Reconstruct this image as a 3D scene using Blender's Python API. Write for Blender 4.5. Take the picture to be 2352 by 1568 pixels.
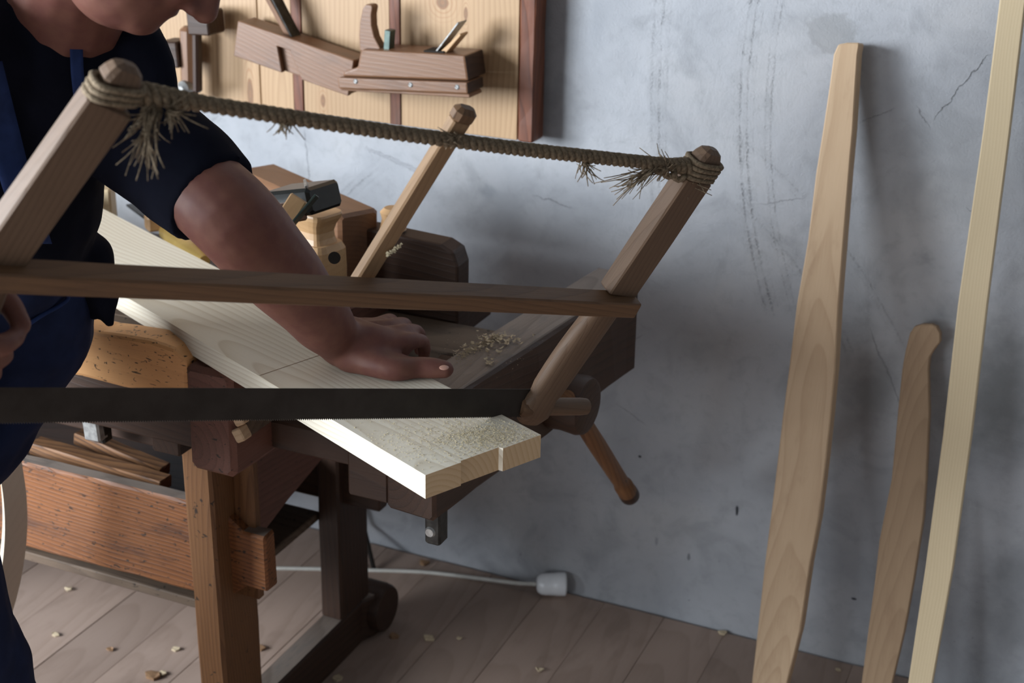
import bpy, bmesh, math, random
from mathutils import Vector, Matrix, noise
from math import sin, cos, pi, radians, sqrt
V = Vector
random.seed(7)
for o in list(bpy.data.objects): bpy.data.objects.remove(o)
S = bpy.context.scene
COL = S.collection

# ------------------------------------------------------------ camera
CAMP = V((0.0, -2.3863, 1.58))
AZ, TILT, ROLL, FPX = radians(23.5), radians(22.0), radians(1.2), 3300.0
cF = V((-sin(AZ)*cos(TILT), cos(AZ)*cos(TILT), -sin(TILT)))
_r = V((cos(AZ), sin(AZ), 0)); _u = _r.cross(cF)
cR = _r*cos(ROLL) + _u*sin(ROLL); cU = _u*cos(ROLL) - _r*sin(ROLL)
cam = bpy.data.cameras.new('camera'); camo = bpy.data.objects.new('camera', cam); COL.objects.link(camo)
cam.sensor_width = 36; cam.lens = FPX/2352*36; cam.clip_start = .02
camo.matrix_world = Matrix(((cR.x, cU.x, -cF.x, CAMP.x), (cR.y, cU.y, -cF.y, CAMP.y), (cR.z, cU.z, -cF.z, CAMP.z), (0, 0, 0, 1)))
cam.dof.use_dof = True; cam.dof.focus_distance = 1.78; cam.dof.aperture_fstop = 6.3
S.camera = camo

# ------------------------------------------------------------ world, window light, exposure
W = bpy.data.worlds.new('world'); S.world = W; W.use_nodes = True
bg = W.node_tree.nodes['Background']; bg.inputs[0].default_value = (.75, .86, 1, 1); bg.inputs[1].default_value = 1.2
def area(name, loc, target, sx, sy, power, col):
    l = bpy.data.lights.new(name, 'AREA'); l.shape = 'RECTANGLE'; l.size = sx; l.size_y = sy; l.energy = power; l.color = col
    o = bpy.data.objects.new(name, l); COL.objects.link(o); o.location = loc
    o.rotation_euler = (V(target)-V(loc)).to_track_quat('-Z', 'Y').to_euler(); return o
area('window_daylight', (-3.80, -3.35, 1.58), (-1.4, -2.9, 1.2), 3.0, 1.65, 680, (.86, .93, 1))
area('window_daylight_front', (-2.25, -5.78, 1.25), (-1.3, -.8, .8), 1.7, 1.2, 72, (.86, .93, 1))
S.view_settings.view_transform = 'Standard'; S.view_settings.look = 'None'; S.view_settings.gamma = 1
S.view_settings.use_curve_mapping = False
S.view_settings.exposure = -0.12

# ------------------------------------------------------------ helpers
def ray(x, y):
    d = cF*FPX + cR*(x-1176) - cU*(y-784); return d/FPX
def at(x, y, D): return CAMP + ray(x, y)*D
def onx(x, y, X): d = ray(x, y); return CAMP + d*((X-CAMP.x)/d.x)
def ony(x, y, Y): d = ray(x, y); return CAMP + d*((Y-CAMP.y)/d.y)
def onz(x, y, Z): d = ray(x, y); return CAMP + d*((Z-CAMP.z)/d.z)

WM = {}
def link(o, mw, parent=None):
    COL.objects.link(o); WM[o] = mw
    if parent is not None:
        o.parent = parent; o.matrix_basis = WM[parent].inverted() @ mw
    else: o.matrix_basis = mw
    return o
def thing(name, loc, label, cat, group=None):
    o = bpy.data.objects.new(name, None); o.empty_display_size = .05
    link(o, Matrix.Translation(V(loc))); return tag(o, label, cat, group)
def tag(o, label=None, cat=None, group=None, kind=None):
    if label: o['label'] = label
    if cat: o['category'] = cat
    if group: o['group'] = group
    if kind: o['kind'] = kind
    return o
def frame(o, X, Z):
    X = V(X).normalized(); Z = V(Z); Y = Z.cross(X).normalized(); Z = X.cross(Y)
    m = Matrix((X, Y, Z)).transposed().to_4x4(); m.translation = V(o); return m
def mobj(name, verts, faces, mat, mw=None, parent=None, smooth=False):
    me = bpy.data.meshes.new(name); me.from_pydata([tuple(v) for v in verts], [], faces); me.validate()
    bm = bmesh.new(); bm.from_mesh(me); bmesh.ops.recalc_face_normals(bm, faces=bm.faces); bm.to_mesh(me); bm.free()
    if mat: me.materials.append(mat)
    if smooth:
        for p in me.polygons: p.use_smooth = True
    o = bpy.data.objects.new(name, me)
    return link(o, mw or Matrix.Identity(4), parent)
def bmobj(name, bm, mat, mw=None, parent=None, smooth=False):
    me = bpy.data.meshes.new(name); bmesh.ops.recalc_face_normals(bm, faces=bm.faces); bm.to_mesh(me); bm.free()
    if mat: me.materials.append(mat)
    if smooth:
        for p in me.polygons: p.use_smooth = True
    return link(bpy.data.objects.new(name, me), mw or Matrix.Identity(4), parent)
def bar(name, a, b, w, h, up, mat, parent=None, ch=.003, n=1, wob=0, prof=None, end=True):
    """a straight or shaped timber from a to b; w across, h along 'up'; prof(t)->(w scale, h scale, side offset, up offset)"""
    a = V(a); b = V(b); L = (b-a).length; mw = frame((a+b)/2, b-a, up)
    ts = [0, min(ch/L, .4)] + [i/n for i in range(1, n)] + [1-min(ch/L, .4), 1]
    vs = []; rs = random.random()*50
    for k, t in enumerate(ts):
        sw, sh, oy, oz = prof(t) if prof else (1, 1, 0, 0)
        W2, H2 = w/2*sw, h/2*sh; c = min(ch, W2*.9, H2*.9)
        inset = ch if (k in (0, len(ts)-1) and end) else 0
        W2 -= inset*.9; H2 -= inset*.9; c = c if not inset else c*.6
        ring = [(W2, H2-c), (W2-c, H2), (-W2+c, H2), (-W2, H2-c), (-W2, -H2+c), (-W2+c, -H2), (W2-c, -H2), (W2, -H2+c)]
        for j, (y, z) in enumerate(ring):
            d = V((noise.noise(V((t*L*14+rs, j*3.1, 1))), noise.noise(V((t*L*14+rs, j*3.1, 9)))))*wob if wob else V((0, 0))
            vs.append(((t-.5)*L, y+oy+d.x, z+oz+d.y))
    fs = [tuple(range(8)), tuple(range(len(vs)-8, len(vs)))]
    for k in range(len(ts)-1):
        for j in range(8): fs.append((k*8+j, k*8+(j+1) % 8, (k+1)*8+(j+1) % 8, (k+1)*8+j))
    return mobj(name, vs, fs, mat, mw, parent)
def box(name, x0, x1, y0, y1, z0, z1, mat, parent=None, axis='x', ch=.003, wob=0, n=1):
    cx, cy, cz = (x0+x1)/2, (y0+y1)/2, (z0+z1)/2
    if axis == 'x': return bar(name, (x0, cy, cz), (x1, cy, cz), y1-y0, z1-z0, (0, 0, 1), mat, parent, ch, n, wob)
    if axis == 'y': return bar(name, (cx, y0, cz), (cx, y1, cz), x1-x0, z1-z0, (0, 0, 1), mat, parent, ch, n, wob)
    return bar(name, (cx, cy, z0), (cx, cy, z1), x1-x0, y1-y0, (0, 1, 0), mat, parent, ch, n, wob)
def prism(name, pts, th, mw, mat, parent=None, bev=.002, seg=1):
    """outline pts (x,z) in the local XZ plane, thickness along +Y"""
    bm = bmesh.new()
    f = bm.faces.new([bm.verts.new((p[0], 0, p[1])) for p in pts])
    r = bmesh.ops.extrude_face_region(bm, geom=[f])
    bmesh.ops.translate(bm, verts=[g for g in r['geom'] if isinstance(g, bmesh.types.BMVert)], vec=(0, th, 0))
    bmesh.ops.recalc_face_normals(bm, faces=bm.faces)
    if bev:
        es = [e for e in bm.edges if e.calc_face_angle(0) > .6]
        bmesh.ops.bevel(bm, geom=es, offset=bev, segments=seg, affect='EDGES', profile=.5, clamp_overlap=True)
    return bmobj(name, bm, mat, mw, parent)
def catmull(P, n=8):
    P = [V(p) for p in P]; Q = [P[0]*2-P[1]] + P + [P[-1]*2-P[-2]]; out = []
    for i in range(1, len(Q)-2):
        for k in range(n):
            t = k/n; a, b, c, d = Q[i-1], Q[i], Q[i+1], Q[i+2]
            out.append(.5*((2*b)+(-a+c)*t+(2*a-5*b+4*c-d)*t*t+(-a+3*b-3*c+d)*t**3))
    out.append(P[-1]); return out
def tube_data(P, R, seg=10, vs=None, fs=None, cap=True):
    vs = vs if vs is not None else []; fs = fs if fs is not None else []; b0 = len(vs)
    P = [V(p) for p in P]; up = V((0, 0, 1))
    t0 = (P[1]-P[0]).normalized(); u = t0.cross(up if abs(t0.z) < .9 else V((1, 0, 0))).normalized()
    for i, p in enumerate(P):
        t = (P[min(i+1, len(P)-1)]-P[max(i-1, 0)]).normalized(); u = (u-t*u.dot(t)).normalized(); w = t.cross(u)
        r = R[i] if isinstance(R, (list, tuple)) else R
        for k in range(seg): a = 2*pi*k/seg; vs.append(p+(u*cos(a)+w*sin(a))*r)
    for i in range(len(P)-1):
        for k in range(seg):
            fs.append((b0+i*seg+k, b0+i*seg+(k+1) % seg, b0+(i+1)*seg+(k+1) % seg, b0+(i+1)*seg+k))
    if cap:
        fs.append(tuple(b0+k for k in range(seg))); fs.append(tuple(b0+(len(P)-1)*seg+k for k in range(seg)))
    return vs, fs
def tube(name, P, R, mat, parent=None, seg=10, smooth=True):
    P = [V(p) for p in P]; o = P[0].copy()
    vs, fs = tube_data([p-o for p in P], R, seg)
    return mobj(name, vs, fs, mat, Matrix.Translation(o), parent, smooth)
def turned(name, a, b, prof, mat, parent=None, seg=24):
    """lathe from a to b: prof list of (t, radius); local X is the axis"""
    a = V(a); b = V(b); L = (b-a).length
    d = (b-a).normalized(); mw = frame(a, d, V((0, 0, 1)) if abs(d.z) < .9 else V((0, 1, 0)))
    vs = []; fs = []
    for t, r in prof:
        for k in range(seg): an = 2*pi*k/seg; vs.append((t*L, r*cos(an), r*sin(an)))
    for i in range(len(prof)-1):
        for k in range(seg): fs.append((i*seg+k, i*seg+(k+1) % seg, (i+1)*seg+(k+1) % seg, (i+1)*seg+k))
    fs.append(tuple(range(seg))); fs.append(tuple(range(len(vs)-seg, len(vs))))
    o = mobj(name, vs, fs, mat, mw, parent, True)
    m = o.modifiers.new('es', 'EDGE_SPLIT'); m.split_angle = radians(40); return o

# ------------------------------------------------------------ materials
class NT:
    def __init__(s, name, rough=.6, spec=.4):
        s.m = bpy.data.materials.new(name); s.m.use_nodes = True; s.t = s.m.node_tree; s.n = s.t.nodes
        s.b = s.n['Principled BSDF']; s.b.inputs['Roughness'].default_value = rough
        s.b.inputs['Specular IOR Level'].default_value = spec
        s.tc = s.n.new('ShaderNodeTexCoord'); s.oi = s.n.new('ShaderNodeObjectInfo')
    def l(s, a, b): s.t.links.new(a, b)
    def set(s, sock, v):
        if isinstance(v, bpy.types.NodeSocket): s.l(v, sock)
        else: sock.default_value = v
    def math(s, op, a, b=None, c=None, clamp=False):
        n = s.n.new('ShaderNodeMath'); n.operation = op; n.use_clamp = clamp
        s.set(n.inputs[0], a)
        if b is not None: s.set(n.inputs[1], b)
        if c is not None: s.set(n.inputs[2], c)
        return n.outputs[0]
    def vm(s, op, a, b=None):
        n = s.n.new('ShaderNodeVectorMath'); n.operation = op; s.set(n.inputs[0], a)
        if b is not None: s.set(n.inputs[1], b)
        return n.outputs[0] if op not in ('LENGTH', 'DOT_PRODUCT', 'DISTANCE') else n.outputs[1]
    def noise(s, v, scale, detail=3, rough=.5, dist=0):
        n = s.n.new('ShaderNodeTexNoise'); s.l(v, n.inputs['Vector']); n.inputs['Scale'].default_value = scale
        n.inputs['Detail'].default_value = detail; n.inputs['Roughness'].default_value = rough
        n.inputs['Distortion'].default_value = dist; return n.outputs[0]
    def ramp(s, f, stops, interp='LINEAR'):
        n = s.n.new('ShaderNodeValToRGB'); s.l(f, n.inputs[0]); r = n.color_ramp; r.interpolation = interp
        while len(r.elements) < len(stops): r.elements.new(.5)
        for e, (p, c) in zip(r.elements, stops):
            e.position = p; e.color = (*c, 1) if len(c) == 3 else c
        return n.outputs[0]
    def step(s, f, lo, hi):
        n = s.n.new('ShaderNodeMapRange'); n.interpolation_type = 'SMOOTHSTEP'; s.l(f, n.inputs[0])
        n.inputs[1].default_value = lo; n.inputs[2].default_value = hi; return n.outputs[0]
    def mix(s, f, a, b, blend='MIX'):
        n = s.n.new('ShaderNodeMix'); n.data_type = 'RGBA'; n.blend_type = blend
        s.set(n.inputs[0], f)
        for i, v in ((6, a), (7, b)):
            if isinstance(v, tuple) and len(v) == 3: v = (*v, 1)
            s.set(n.inputs[i], v)
        return n.outputs[2]
    def bump(s, h, strength, dist=.002):
        n = s.n.new('ShaderNodeBump'); n.inputs['Strength'].default_value = strength; n.inputs['Distance'].default_value = dist
        s.l(h, n.inputs['Height']); s.l(n.outputs[0], s.b.inputs['Normal'])
    def done(s, col): s.set(s.b.inputs['Base Color'], col); return s.m

def wood(name, light, dark, ring=110, amt=.7, fib=.35, rough=.6, spec=.35, pith=(.03, -.06), tilt=.08, warp=.02,
         specks=0, speck_col=(.02, .015, .012), stain=0, stain_col=(.05, .03, .02), bump=.25, knots=0, rnd=1.0, vary=0.0):
    g = NT(name, rough, spec)
    off = g.vm('SCALE', g.tc.outputs['Object']); off.node.inputs[3].default_value = 1
    rv = g.math('MULTIPLY', g.oi.outputs['Random'], 3.0*rnd)
    cx = g.n.new('ShaderNodeCombineXYZ'); g.l(rv, cx.inputs[0])
    base = g.vm('ADD', g.tc.outputs['Object'], cx.outputs[0])
    # slow warp
    sc = g.vm('MULTIPLY', base, (1.2, 4.0, 4.0))
    nz = g.n.new('ShaderNodeTexNoise'); g.l(sc, nz.inputs['Vector']); nz.inputs['Scale'].default_value = 1.6; nz.inputs['Detail'].default_value = 2
    w = g.vm('MULTIPLY', g.vm('SUBTRACT', nz.outputs[1], (.5, .5, .5)), (0, warp*2, warp*2))
    p = g.vm('ADD', base, w)
    sx = g.n.new('ShaderNodeSeparateXYZ'); g.l(p, sx.inputs[0])
    loc = g.n.new('ShaderNodeSeparateXYZ'); g.l(g.tc.outputs['Object'], loc.inputs[0])
    y = g.math('SUBTRACT', sx.outputs[1], pith[0])
    z = g.math('SUBTRACT', g.math('MULTIPLY_ADD', loc.outputs[0], tilt, sx.outputs[2]), pith[1])
    r = g.math('SQRT', g.math('ADD', g.math('MULTIPLY', y, y), g.math('MULTIPLY', z, z)))
    fr = g.math('FRACT', g.math('MULTIPLY', r, ring))
    # late-wood line: slow rise, quick fall
    rp = g.math('MULTIPLY', g.math('POWER', fr, 2.2), g.step(fr, 1.0, .9))
    fv = g.vm('MULTIPLY', base, (14, 420, 420)); fb = g.noise(fv, 1.0, 3, .6)
    bv = g.vm('MULTIPLY', base, (1.5, 9, 9)); big = g.noise(bv, 1.3, 3, .5)
    m = g.math('ADD', g.math('MULTIPLY', rp, amt), g.math('MULTIPLY', g.math('SUBTRACT', fb, .45), fib*1.6))
    m = g.math('ADD', m, g.math('MULTIPLY', g.math('SUBTRACT', big, .5), .5), clamp=True)
    col = g.mix(m, light, dark)
    if stain:
        sn = g.step(g.noise(g.vm('MULTIPLY', base, (3, 9, 9)), 2.0, 6, .65), .5, .72)
        col = g.mix(g.math('MULTIPLY', sn, stain), col, stain_col)
    if specks:
        s1 = g.step(g.noise(g.vm('MULTIPLY', base, (90, 90, 160)), 1.0, 2, .5, .6), .70-.10*specks, .76-.10*specks)
        s2 = g.step(g.noise(g.vm('MULTIPLY', base, (45, 60, 230)), 1.0, 2, .5, .4), .72-.10*specks, .77-.10*specks)
        s = g.math('MAXIMUM', s1, s2)
        col = g.mix(g.math('MULTIPLY', s, .9), col, speck_col)
    if vary:
        k = g.math('MULTIPLY_ADD', g.oi.outputs['Random'], vary, 1-vary/2)
        col = g.mix(1.0, col, g.ramp(k, [(0, (0, 0, 0)), (1, (1, 1, 1))]), 'MULTIPLY') if False else col
        hs = g.n.new('ShaderNodeHueSaturation'); g.l(k, hs.inputs['Value']); g.l(col, hs.inputs['Color']); col = hs.outputs[0]
    g.bump(g.math('ADD', fb, g.math('MULTIPLY', rp, .6)), bump, .0006)
    return g.done(col)
def plain(name, c, rough=.5, spec=.4, metal=0, nz=0, nscale=60, c2=None, bump=0, sss=0):
    g = NT(name, rough, spec); g.b.inputs['Metallic'].default_value = metal
    n = g.noise(g.tc.outputs['Object'], nscale, 5, .6)
    col = g.mix(g.step(n, .35, .65), c, c2 or tuple(x*(1-nz) for x in c))
    if bump: g.bump(n, bump, .001)
    if sss: g.b.inputs['Subsurface Weight'].default_value = sss; g.b.inputs['Subsurface Radius'].default_value = (.01, .004, .002)
    return g.done(col)

M = {}
M['pine_white'] = wood('fresh pine', (.78, .73, .61), (.50, .41, .28), ring=150, amt=.62, fib=.14, rough=.55, pith=(.015, -.028), tilt=.045, warp=.022, bump=.08, rnd=0)
M['pine_end'] = wood('pine end grain', (.62, .45, .27), (.46, .28, .14), ring=150, amt=.6, fib=.2, rough=.65, pith=(.015, -.028), tilt=0, warp=.022, bump=.1, rnd=0)
M['pine_panel'] = wood('varnished pine', (0.440, 0.288, 0.160), (0.288, 0.160, 0.076), ring=110, amt=.6, fib=.12, rough=.45, pith=(.01, -.03), tilt=.05, warp=.03, bump=.06, vary=.12)
M['bench_dark'] = wood('dark bench wood', (0.051, 0.025, 0.015), (0.019, 0.010, 0.007), ring=90, amt=.6, fib=.5, rough=.5, stain=.5, bump=.5)
M['bench_top'] = wood('worn bench top', (.13, .09, .062), (.05, .032, .022), ring=70, amt=.6, fib=.5, rough=.7, stain=.7, stain_col=(.045, .035, .03), bump=.8, specks=.2)
M['beam_top'] = wood('grey worn beam top', (0.234, 0.189, 0.158), (0.108, 0.077, 0.059), ring=90, amt=.5, fib=.5, rough=.6, stain=.8, stain_col=(.10, .10, .10), bump=.8)
M['bench_red'] = wood('red brown bench wood', (0.161, 0.071, 0.050), (0.077, 0.032, 0.024), ring=90, amt=.5, fib=.5, rough=.55, specks=.25, stain=.3, bump=.5)
M['orange'] = wood('scratched orange beech', (.78, .41, .17), (.60, .28, .11), ring=40, amt=.35, fib=.3, rough=.5, specks=.68, stain=.2, stain_col=(.30, .12, .06), bump=.4)
M['stretch'] = wood('orange brown pine', (.235, .090, .032), (.07, .026, .013), ring=150, amt=.75, fib=.6, rough=.5, specks=.6, stain=.85, stain_col=(.07, .032, .02), bump=.9, pith=(.2, -.3))
M['leg'] = wood('brown leg wood', (0.183, 0.085, 0.035), (0.081, 0.034, 0.015), ring=160, amt=.6, fib=.5, rough=.5, specks=.1, bump=.5)
M['saw'] = wood('old saw frame wood', (0.126, 0.077, 0.047), (0.066, 0.037, 0.021), ring=150, amt=.45, fib=.45, rough=.6, stain=.4, bump=.4, stain_col=(.09, .055, .03))
M['saw_beam'] = wood('brown saw stretcher wood', (0.134, 0.071, 0.034), (0.061, 0.031, 0.015), ring=150, amt=.5, fib=.5, rough=.6, stain=.4, bump=.4)
M['toggle'] = wood('light brown stick wood', (0.238, 0.145, 0.076), (0.145, 0.081, 0.038), ring=150, amt=.4, fib=.4, rough=.6, bump=.3)
M['ash'] = wood('hewn ash wood', (0.558, 0.396, 0.252), (0.360, 0.225, 0.126), ring=120, amt=.42, fib=.3, rough=.6, stain=.35, stain_col=(.30, .18, .10), pith=(.012, -.05), tilt=.05, warp=.035, bump=.2)
M['ash_dark'] = wood('brown ash wood', (0.344, 0.232, 0.140), (0.192, 0.116, 0.064), ring=140, amt=.38, fib=.3, rough=.6, stain=.4, stain_col=(.22, .13, .075), bump=.2)
M['ash_pale'] = wood('pale ash wood', (0.581, 0.466, 0.299), (0.458, 0.343, 0.202), ring=260, amt=.5, fib=.25, rough=.6, bump=.15, pith=(.3, -.2), tilt=.0)
M['plane_wood'] = wood('brown plane wood', (0.202, 0.101, 0.052), (0.098, 0.046, 0.025), ring=140, amt=.35, fib=.4, rough=.42, spec=.5, stain=.5, stain_col=(.08, .05, .04), bump=.25)
M['plane_tan'] = wood('tan beech plane wood', (0.558, 0.342, 0.171), (0.405, 0.225, 0.099), ring=100, amt=.3, fib=.3, rough=.42, spec=.5, bump=.15)
def knots(m, L):
    nt = m.node_tree; g = NT.__new__(NT); g.m = m; g.t = nt; g.n = nt.nodes; g.b = g.n['Principled BSDF']
    geo = g.n.new('ShaderNodeNewGeometry'); src = g.b.inputs['Base Color'].links[0].from_socket
    sep = g.n.new('ShaderNodeSeparateXYZ'); g.l(geo.outputs[0], sep.inputs[0])
    for (px, py_, rx, rz) in L:
        c = ony(px, py_, -.055)
        ax_ = g.math('POWER', g.math('DIVIDE', g.math('SUBTRACT', sep.outputs[0], c.x), rx), 2.0)
        az_ = g.math('POWER', g.math('DIVIDE', g.math('SUBTRACT', sep.outputs[2], c.z), rz), 2.0)
        e = g.math('SQRT', g.math('ADD', ax_, az_))
        e = g.math('ADD', e, g.math('MULTIPLY', g.math('SUBTRACT', g.noise(geo.outputs[0], 60, 2, .5), .5), .35))
        src = g.mix(g.math('MULTIPLY', g.step(e, 1.1, .9), .75), src, (.16, .075, .035))
        ringm = g.math('MULTIPLY', g.step(g.math('SINE', g.math('MULTIPLY', e, 9.0)), .3, .95), g.math('MULTIPLY', g.step(e, 4.0, 1.3), .5))
        src = g.mix(ringm, src, (.33, .15, .065))
    g.l(src, g.b.inputs['Base Color'])
knots(M['pine_panel'], [(742, 232, .0055, .013), (1016, 6, .012, .012), (575, 215, .007, .03), (1070, 32, .004, .012)])
M['frame_red'] = wood('red brown strip', (0.180, 0.061, 0.030), (0.063, 0.022, 0.013), ring=120, amt=.7, fib=.5, rough=.5, stain=.5, bump=.4)
M['floorw'] = wood('floor pine', (.36, .265, .215), (.25, .175, .135), ring=70, amt=.45, fib=.3, rough=.5, spec=.4, stain=.3, stain_col=(.15, .10, .075), bump=.2, vary=.22)
M['striped'] = wood('striped dark stick', (.24, .115, .05), (.04, .018, .011), ring=190, amt=.95, fib=.5, rough=.6, bump=.6)
M['steel'] = plain('saw steel', (.032, .025, .020), .6, .4, .3, nz=.5, nscale=30, c2=(.022, .016, .012))
M['iron'] = plain('dark iron', (.05, .048, .045), .45, .5, .7, nz=.5, nscale=80, bump=.3)
M['iron_light'] = plain('worn bright iron', (.42, .42, .41), .4, .5, .5, nz=.35, nscale=90, bump=.3)
M['greeniron'] = plain('green grey iron', (.10, .14, .125), .35, .5, .6, nz=.3)
M['black'] = plain('black painted', (.012, .014, .013), .35, .5, 0, nz=.4)
M['rope'] = plain('hemp rope', (.22, .17, .115), .9, .1, 0, nz=.5, nscale=350, c2=(.12, .09, .06), bump=.6)
M['dark'] = plain('dark gap', (.02, .016, .013), .8, .2)
M['porcelain'] = plain('white porcelain', (.82, .83, .85), .12, .6, 0, nz=.04)
M['cable'] = plain('white cable', (.62, .60, .55), .5, .4, 0, nz=.1)
M['sawdust'] = plain('sawdust', (.72, .62, .42), .9, .1, 0, nz=.3, nscale=300)
M['chip'] = plain('wood chip', (.62, .50, .34), .8, .2, 0, nz=.25, nscale=120)
M['chipbrown'] = plain('brown wood chip', (.34, .20, .11), .8, .2, 0, nz=.3, nscale=120)
M['skin'] = plain('skin', (0.153, 0.065, 0.046), .55, .3, 0, nz=.1, nscale=45, c2=(0.128, 0.049, 0.038), bump=.12, sss=.08)
M['hair'] = plain('grey hair', (.14, .12, .10), .7, .3, 0, nz=.5, nscale=200, bump=.8)
M['eye'] = plain('eye', (.6, .58, .55), .2, .5)
M['shirt'] = plain('black navy cotton', (.006, .007, .014), .95, .08, 0, nz=.2, nscale=25, bump=.2)
M['blue'] = plain('blue work cloth', (.012, .020, .058), .88, .15, 0, nz=.3, nscale=18, bump=.25)
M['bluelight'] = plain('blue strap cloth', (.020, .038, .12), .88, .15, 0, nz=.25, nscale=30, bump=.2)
M['yellow'] = plain('yellow lacquered wood', (.72, .50, .16), .15, .6, 0, nz=.15, nscale=20)
M['cream'] = wood('cream bentwood', (.70, .58, .45), (.58, .46, .34), ring=100, amt=.3, fib=.2, rough=.5, bump=.1)

# plaster wall: mottled, trowel sweeps, cracks, dirt and painted shade
def plaster(name, marks=True):
    g = NT(name, .85, .2); P = g.tc.outputs['Object']
    sep = g.n.new('ShaderNodeSeparateXYZ'); g.l(P, sep.inputs[0]); X, Z = sep.outputs[0], sep.outputs[2]
    n1 = g.noise(P, 2.6, 5, .55, .4); n2 = g.noise(P, 9, 5, .6, .6); n3 = g.noise(P, 260, 3, .6)
    col = g.ramp(n1, [(.30, (.29, .305, .33)), (.5, (.40, .41, .435)), (.70, (.45, .45, .46))] if marks else [(.3, (.10, .10, .10)), (.7, (.13, .13, .13))])
    col = g.mix(g.math('MULTIPLY', g.step(n2, .50, .70), .45), col, (.25, .26, .275))
    n4 = g.noise(P, 34, 5, .7, .4); col = g.mix(g.math('MULTIPLY', g.step(n4, .48, .72), .30), col, (.25, .26, .27))
    h = g.math('MULTIPLY', n3, .35)
    if marks:
        wz = g.math('MULTIPLY', g.math('SUBTRACT', g.noise(P, 5, 4, .6), .5), .035)
        grit = g.math('MULTIPLY', g.step(g.noise(P, 240, 3, .7), .44, .60), g.step(g.noise(P, 22, 4, .7), .38, .62))
        def arc(cx, cz, R, wid, a_lo, a_hi, k, lines=900.0, strength=.5):
            nonlocal col, h; strength *= .8
            dx = g.math('SUBTRACT', X, cx); dz = g.math('SUBTRACT', Z, cz)
            rr = g.math('ADD', g.math('SQRT', g.math('ADD', g.math('MULTIPLY', dx, dx), g.math('MULTIPLY', dz, dz))), g.math('MULTIPLY', wz, .25))
            band = g.step(g.math('ABSOLUTE', g.math('SUBTRACT', rr, R)), wid, wid*.3)
            zl = g.math('MULTIPLY', g.step(Z, a_lo-.03, a_lo+.03), g.step(Z, a_hi+.04, a_hi-.04))
            ln = g.step(g.math('SINE', g.math('MULTIPLY', rr, lines)), .1, .9)
            m = g.math('MULTIPLY', g.math('MULTIPLY', band, zl), g.math('MULTIPLY', g.math('MULTIPLY_ADD', ln, .7, .3), g.math('MULTIPLY_ADD', grit, .9, .1)))
            m = g.math('MULTIPLY', m, strength)
            col = g.mix(m, col, k); h = g.math('SUBTRACT', h, g.math('MULTIPLY', m, 1.5))
        gk = (.17, .18, .185)
        arc(.55, 1.10, 1.165, .022, .68, 1.6, gk, 500, .75)
        arc(.55, 1.10, 1.12, .012, .62, 1.3, gk, 620, .35)
        arc(3.2, 1.2, 3.97, .022, .85, 1.4, gk, 420, .45)
        arc(-.95, .35, .62, .018, .60, .85, gk, 500, .45)
        arc(-1.1, .2, .92, .012, .66, .95, gk, 650, .4)
        def line(x0, z0, x1, z1, wid, k, strength, jag=.02, js=22):
            nonlocal col, h
            dx, dz = x1-x0, z1-z0; L = sqrt(dx*dx+dz*dz); dx /= L; dz /= L
            jn = g.math('MULTIPLY', g.math('SUBTRACT', g.noise(P, js, 5, .7), .5), jag)
            px = g.math('SUBTRACT', X, x0); pz = g.math('SUBTRACT', Z, z0)
            t = g.math('ADD', g.math('MULTIPLY', px, dx), g.math('MULTIPLY', pz, dz))
            s = g.math('ADD', g.math('SUBTRACT', g.math('MULTIPLY', px, dz), g.math('MULTIPLY', pz, dx)), jn)
            m = g.math('MULTIPLY', g.step(g.math('ABSOLUTE', s), wid, wid*.2), g.math('MULTIPLY', g.step(t, -.01, .02), g.step(t, L+.01, L-.02)))
            m = g.math('MULTIPLY', m, strength); col = g.mix(m, col, k); h = g.math('SUBTRACT', h, g.math('MULTIPLY', m, 3))
        for a_, b_, w_, s_ in (((2268, 130), (2150, 270), .0018, .8), ((2110, 250), (2135, 290), .0012, .7), ((1980, 280), (2050, 250), .001, .5),
                               ((1230, 450), (1310, 475), .001, .7), ((1745, 470), (1850, 455), .001, .45), ((2225, 480), (2260, 510), .001, .6),
                               ((1436, 790), (1480, 770), .001, .5), ((1420, 930), (1480, 970), .001, .5), ((700, 300), (712, 420), .0014, .6), ((840, 340), (1000, 410), .006, .25), ((2000, 760), (2080, 960), .002, .35)):
            A, B = ony(*a_, 0), ony(*b_, 0); line(A.x, A.z, B.x, B.z, w_*.8, (.10, .105, .11), s_*.75, .022, 40)
        def blotch(px, py, rx, rz, k, strength, soft=.5, ns=14):
            nonlocal col
            c = ony(px, py, 0)
            e = g.math('SQRT', g.math('ADD', g.math('POWER', g.math('DIVIDE', g.math('SUBTRACT', X, c.x), rx), 2.0), g.math('POWER', g.math('DIVIDE', g.math('SUBTRACT', Z, c.z), rz), 2.0)))
            e = g.math('ADD', e, g.math('MULTIPLY', g.math('SUBTRACT', g.noise(P, ns, 5, .65), .5), 1.3))
            col = g.mix(g.math('MULTIPLY', g.step(e, 1.0, 1-soft), strength), col, k)
        blotch(1915, 75, .045, .035, (.27, .275, .28), .6, .2, 26)
        blotch(1120, 440, .03, .022, (.20, .22, .24), .55, .8, 30)
        blotch(2010, 900, .07, .12, (.18, .185, .19), .6, .9, 12)
        blotch(2290, 900, .10, .22, (.14, .15, .155), .7, .9, 10)  # cast shadow on the right of the wall, painted in; next two too
        blotch(2200, 400, .13, .16, (.26, .27, .28), .55, .9, 10)
        blotch(2330, 1400, .10, .22, (.15, .155, .165), .6, .9, 10)
        blotch(1600, 800, .10, .07, (.25, .25, .25), .4, .9, 12)  # the bench beam's shadow band, painted into the plaster
        blotch(1470, 1048, .004, .0035, (.02, .02, .02), .95, .3, 60)
        blotch(1693, 1172, .004, .012, (.03, .035, .04), .95, .4, 50)
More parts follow.
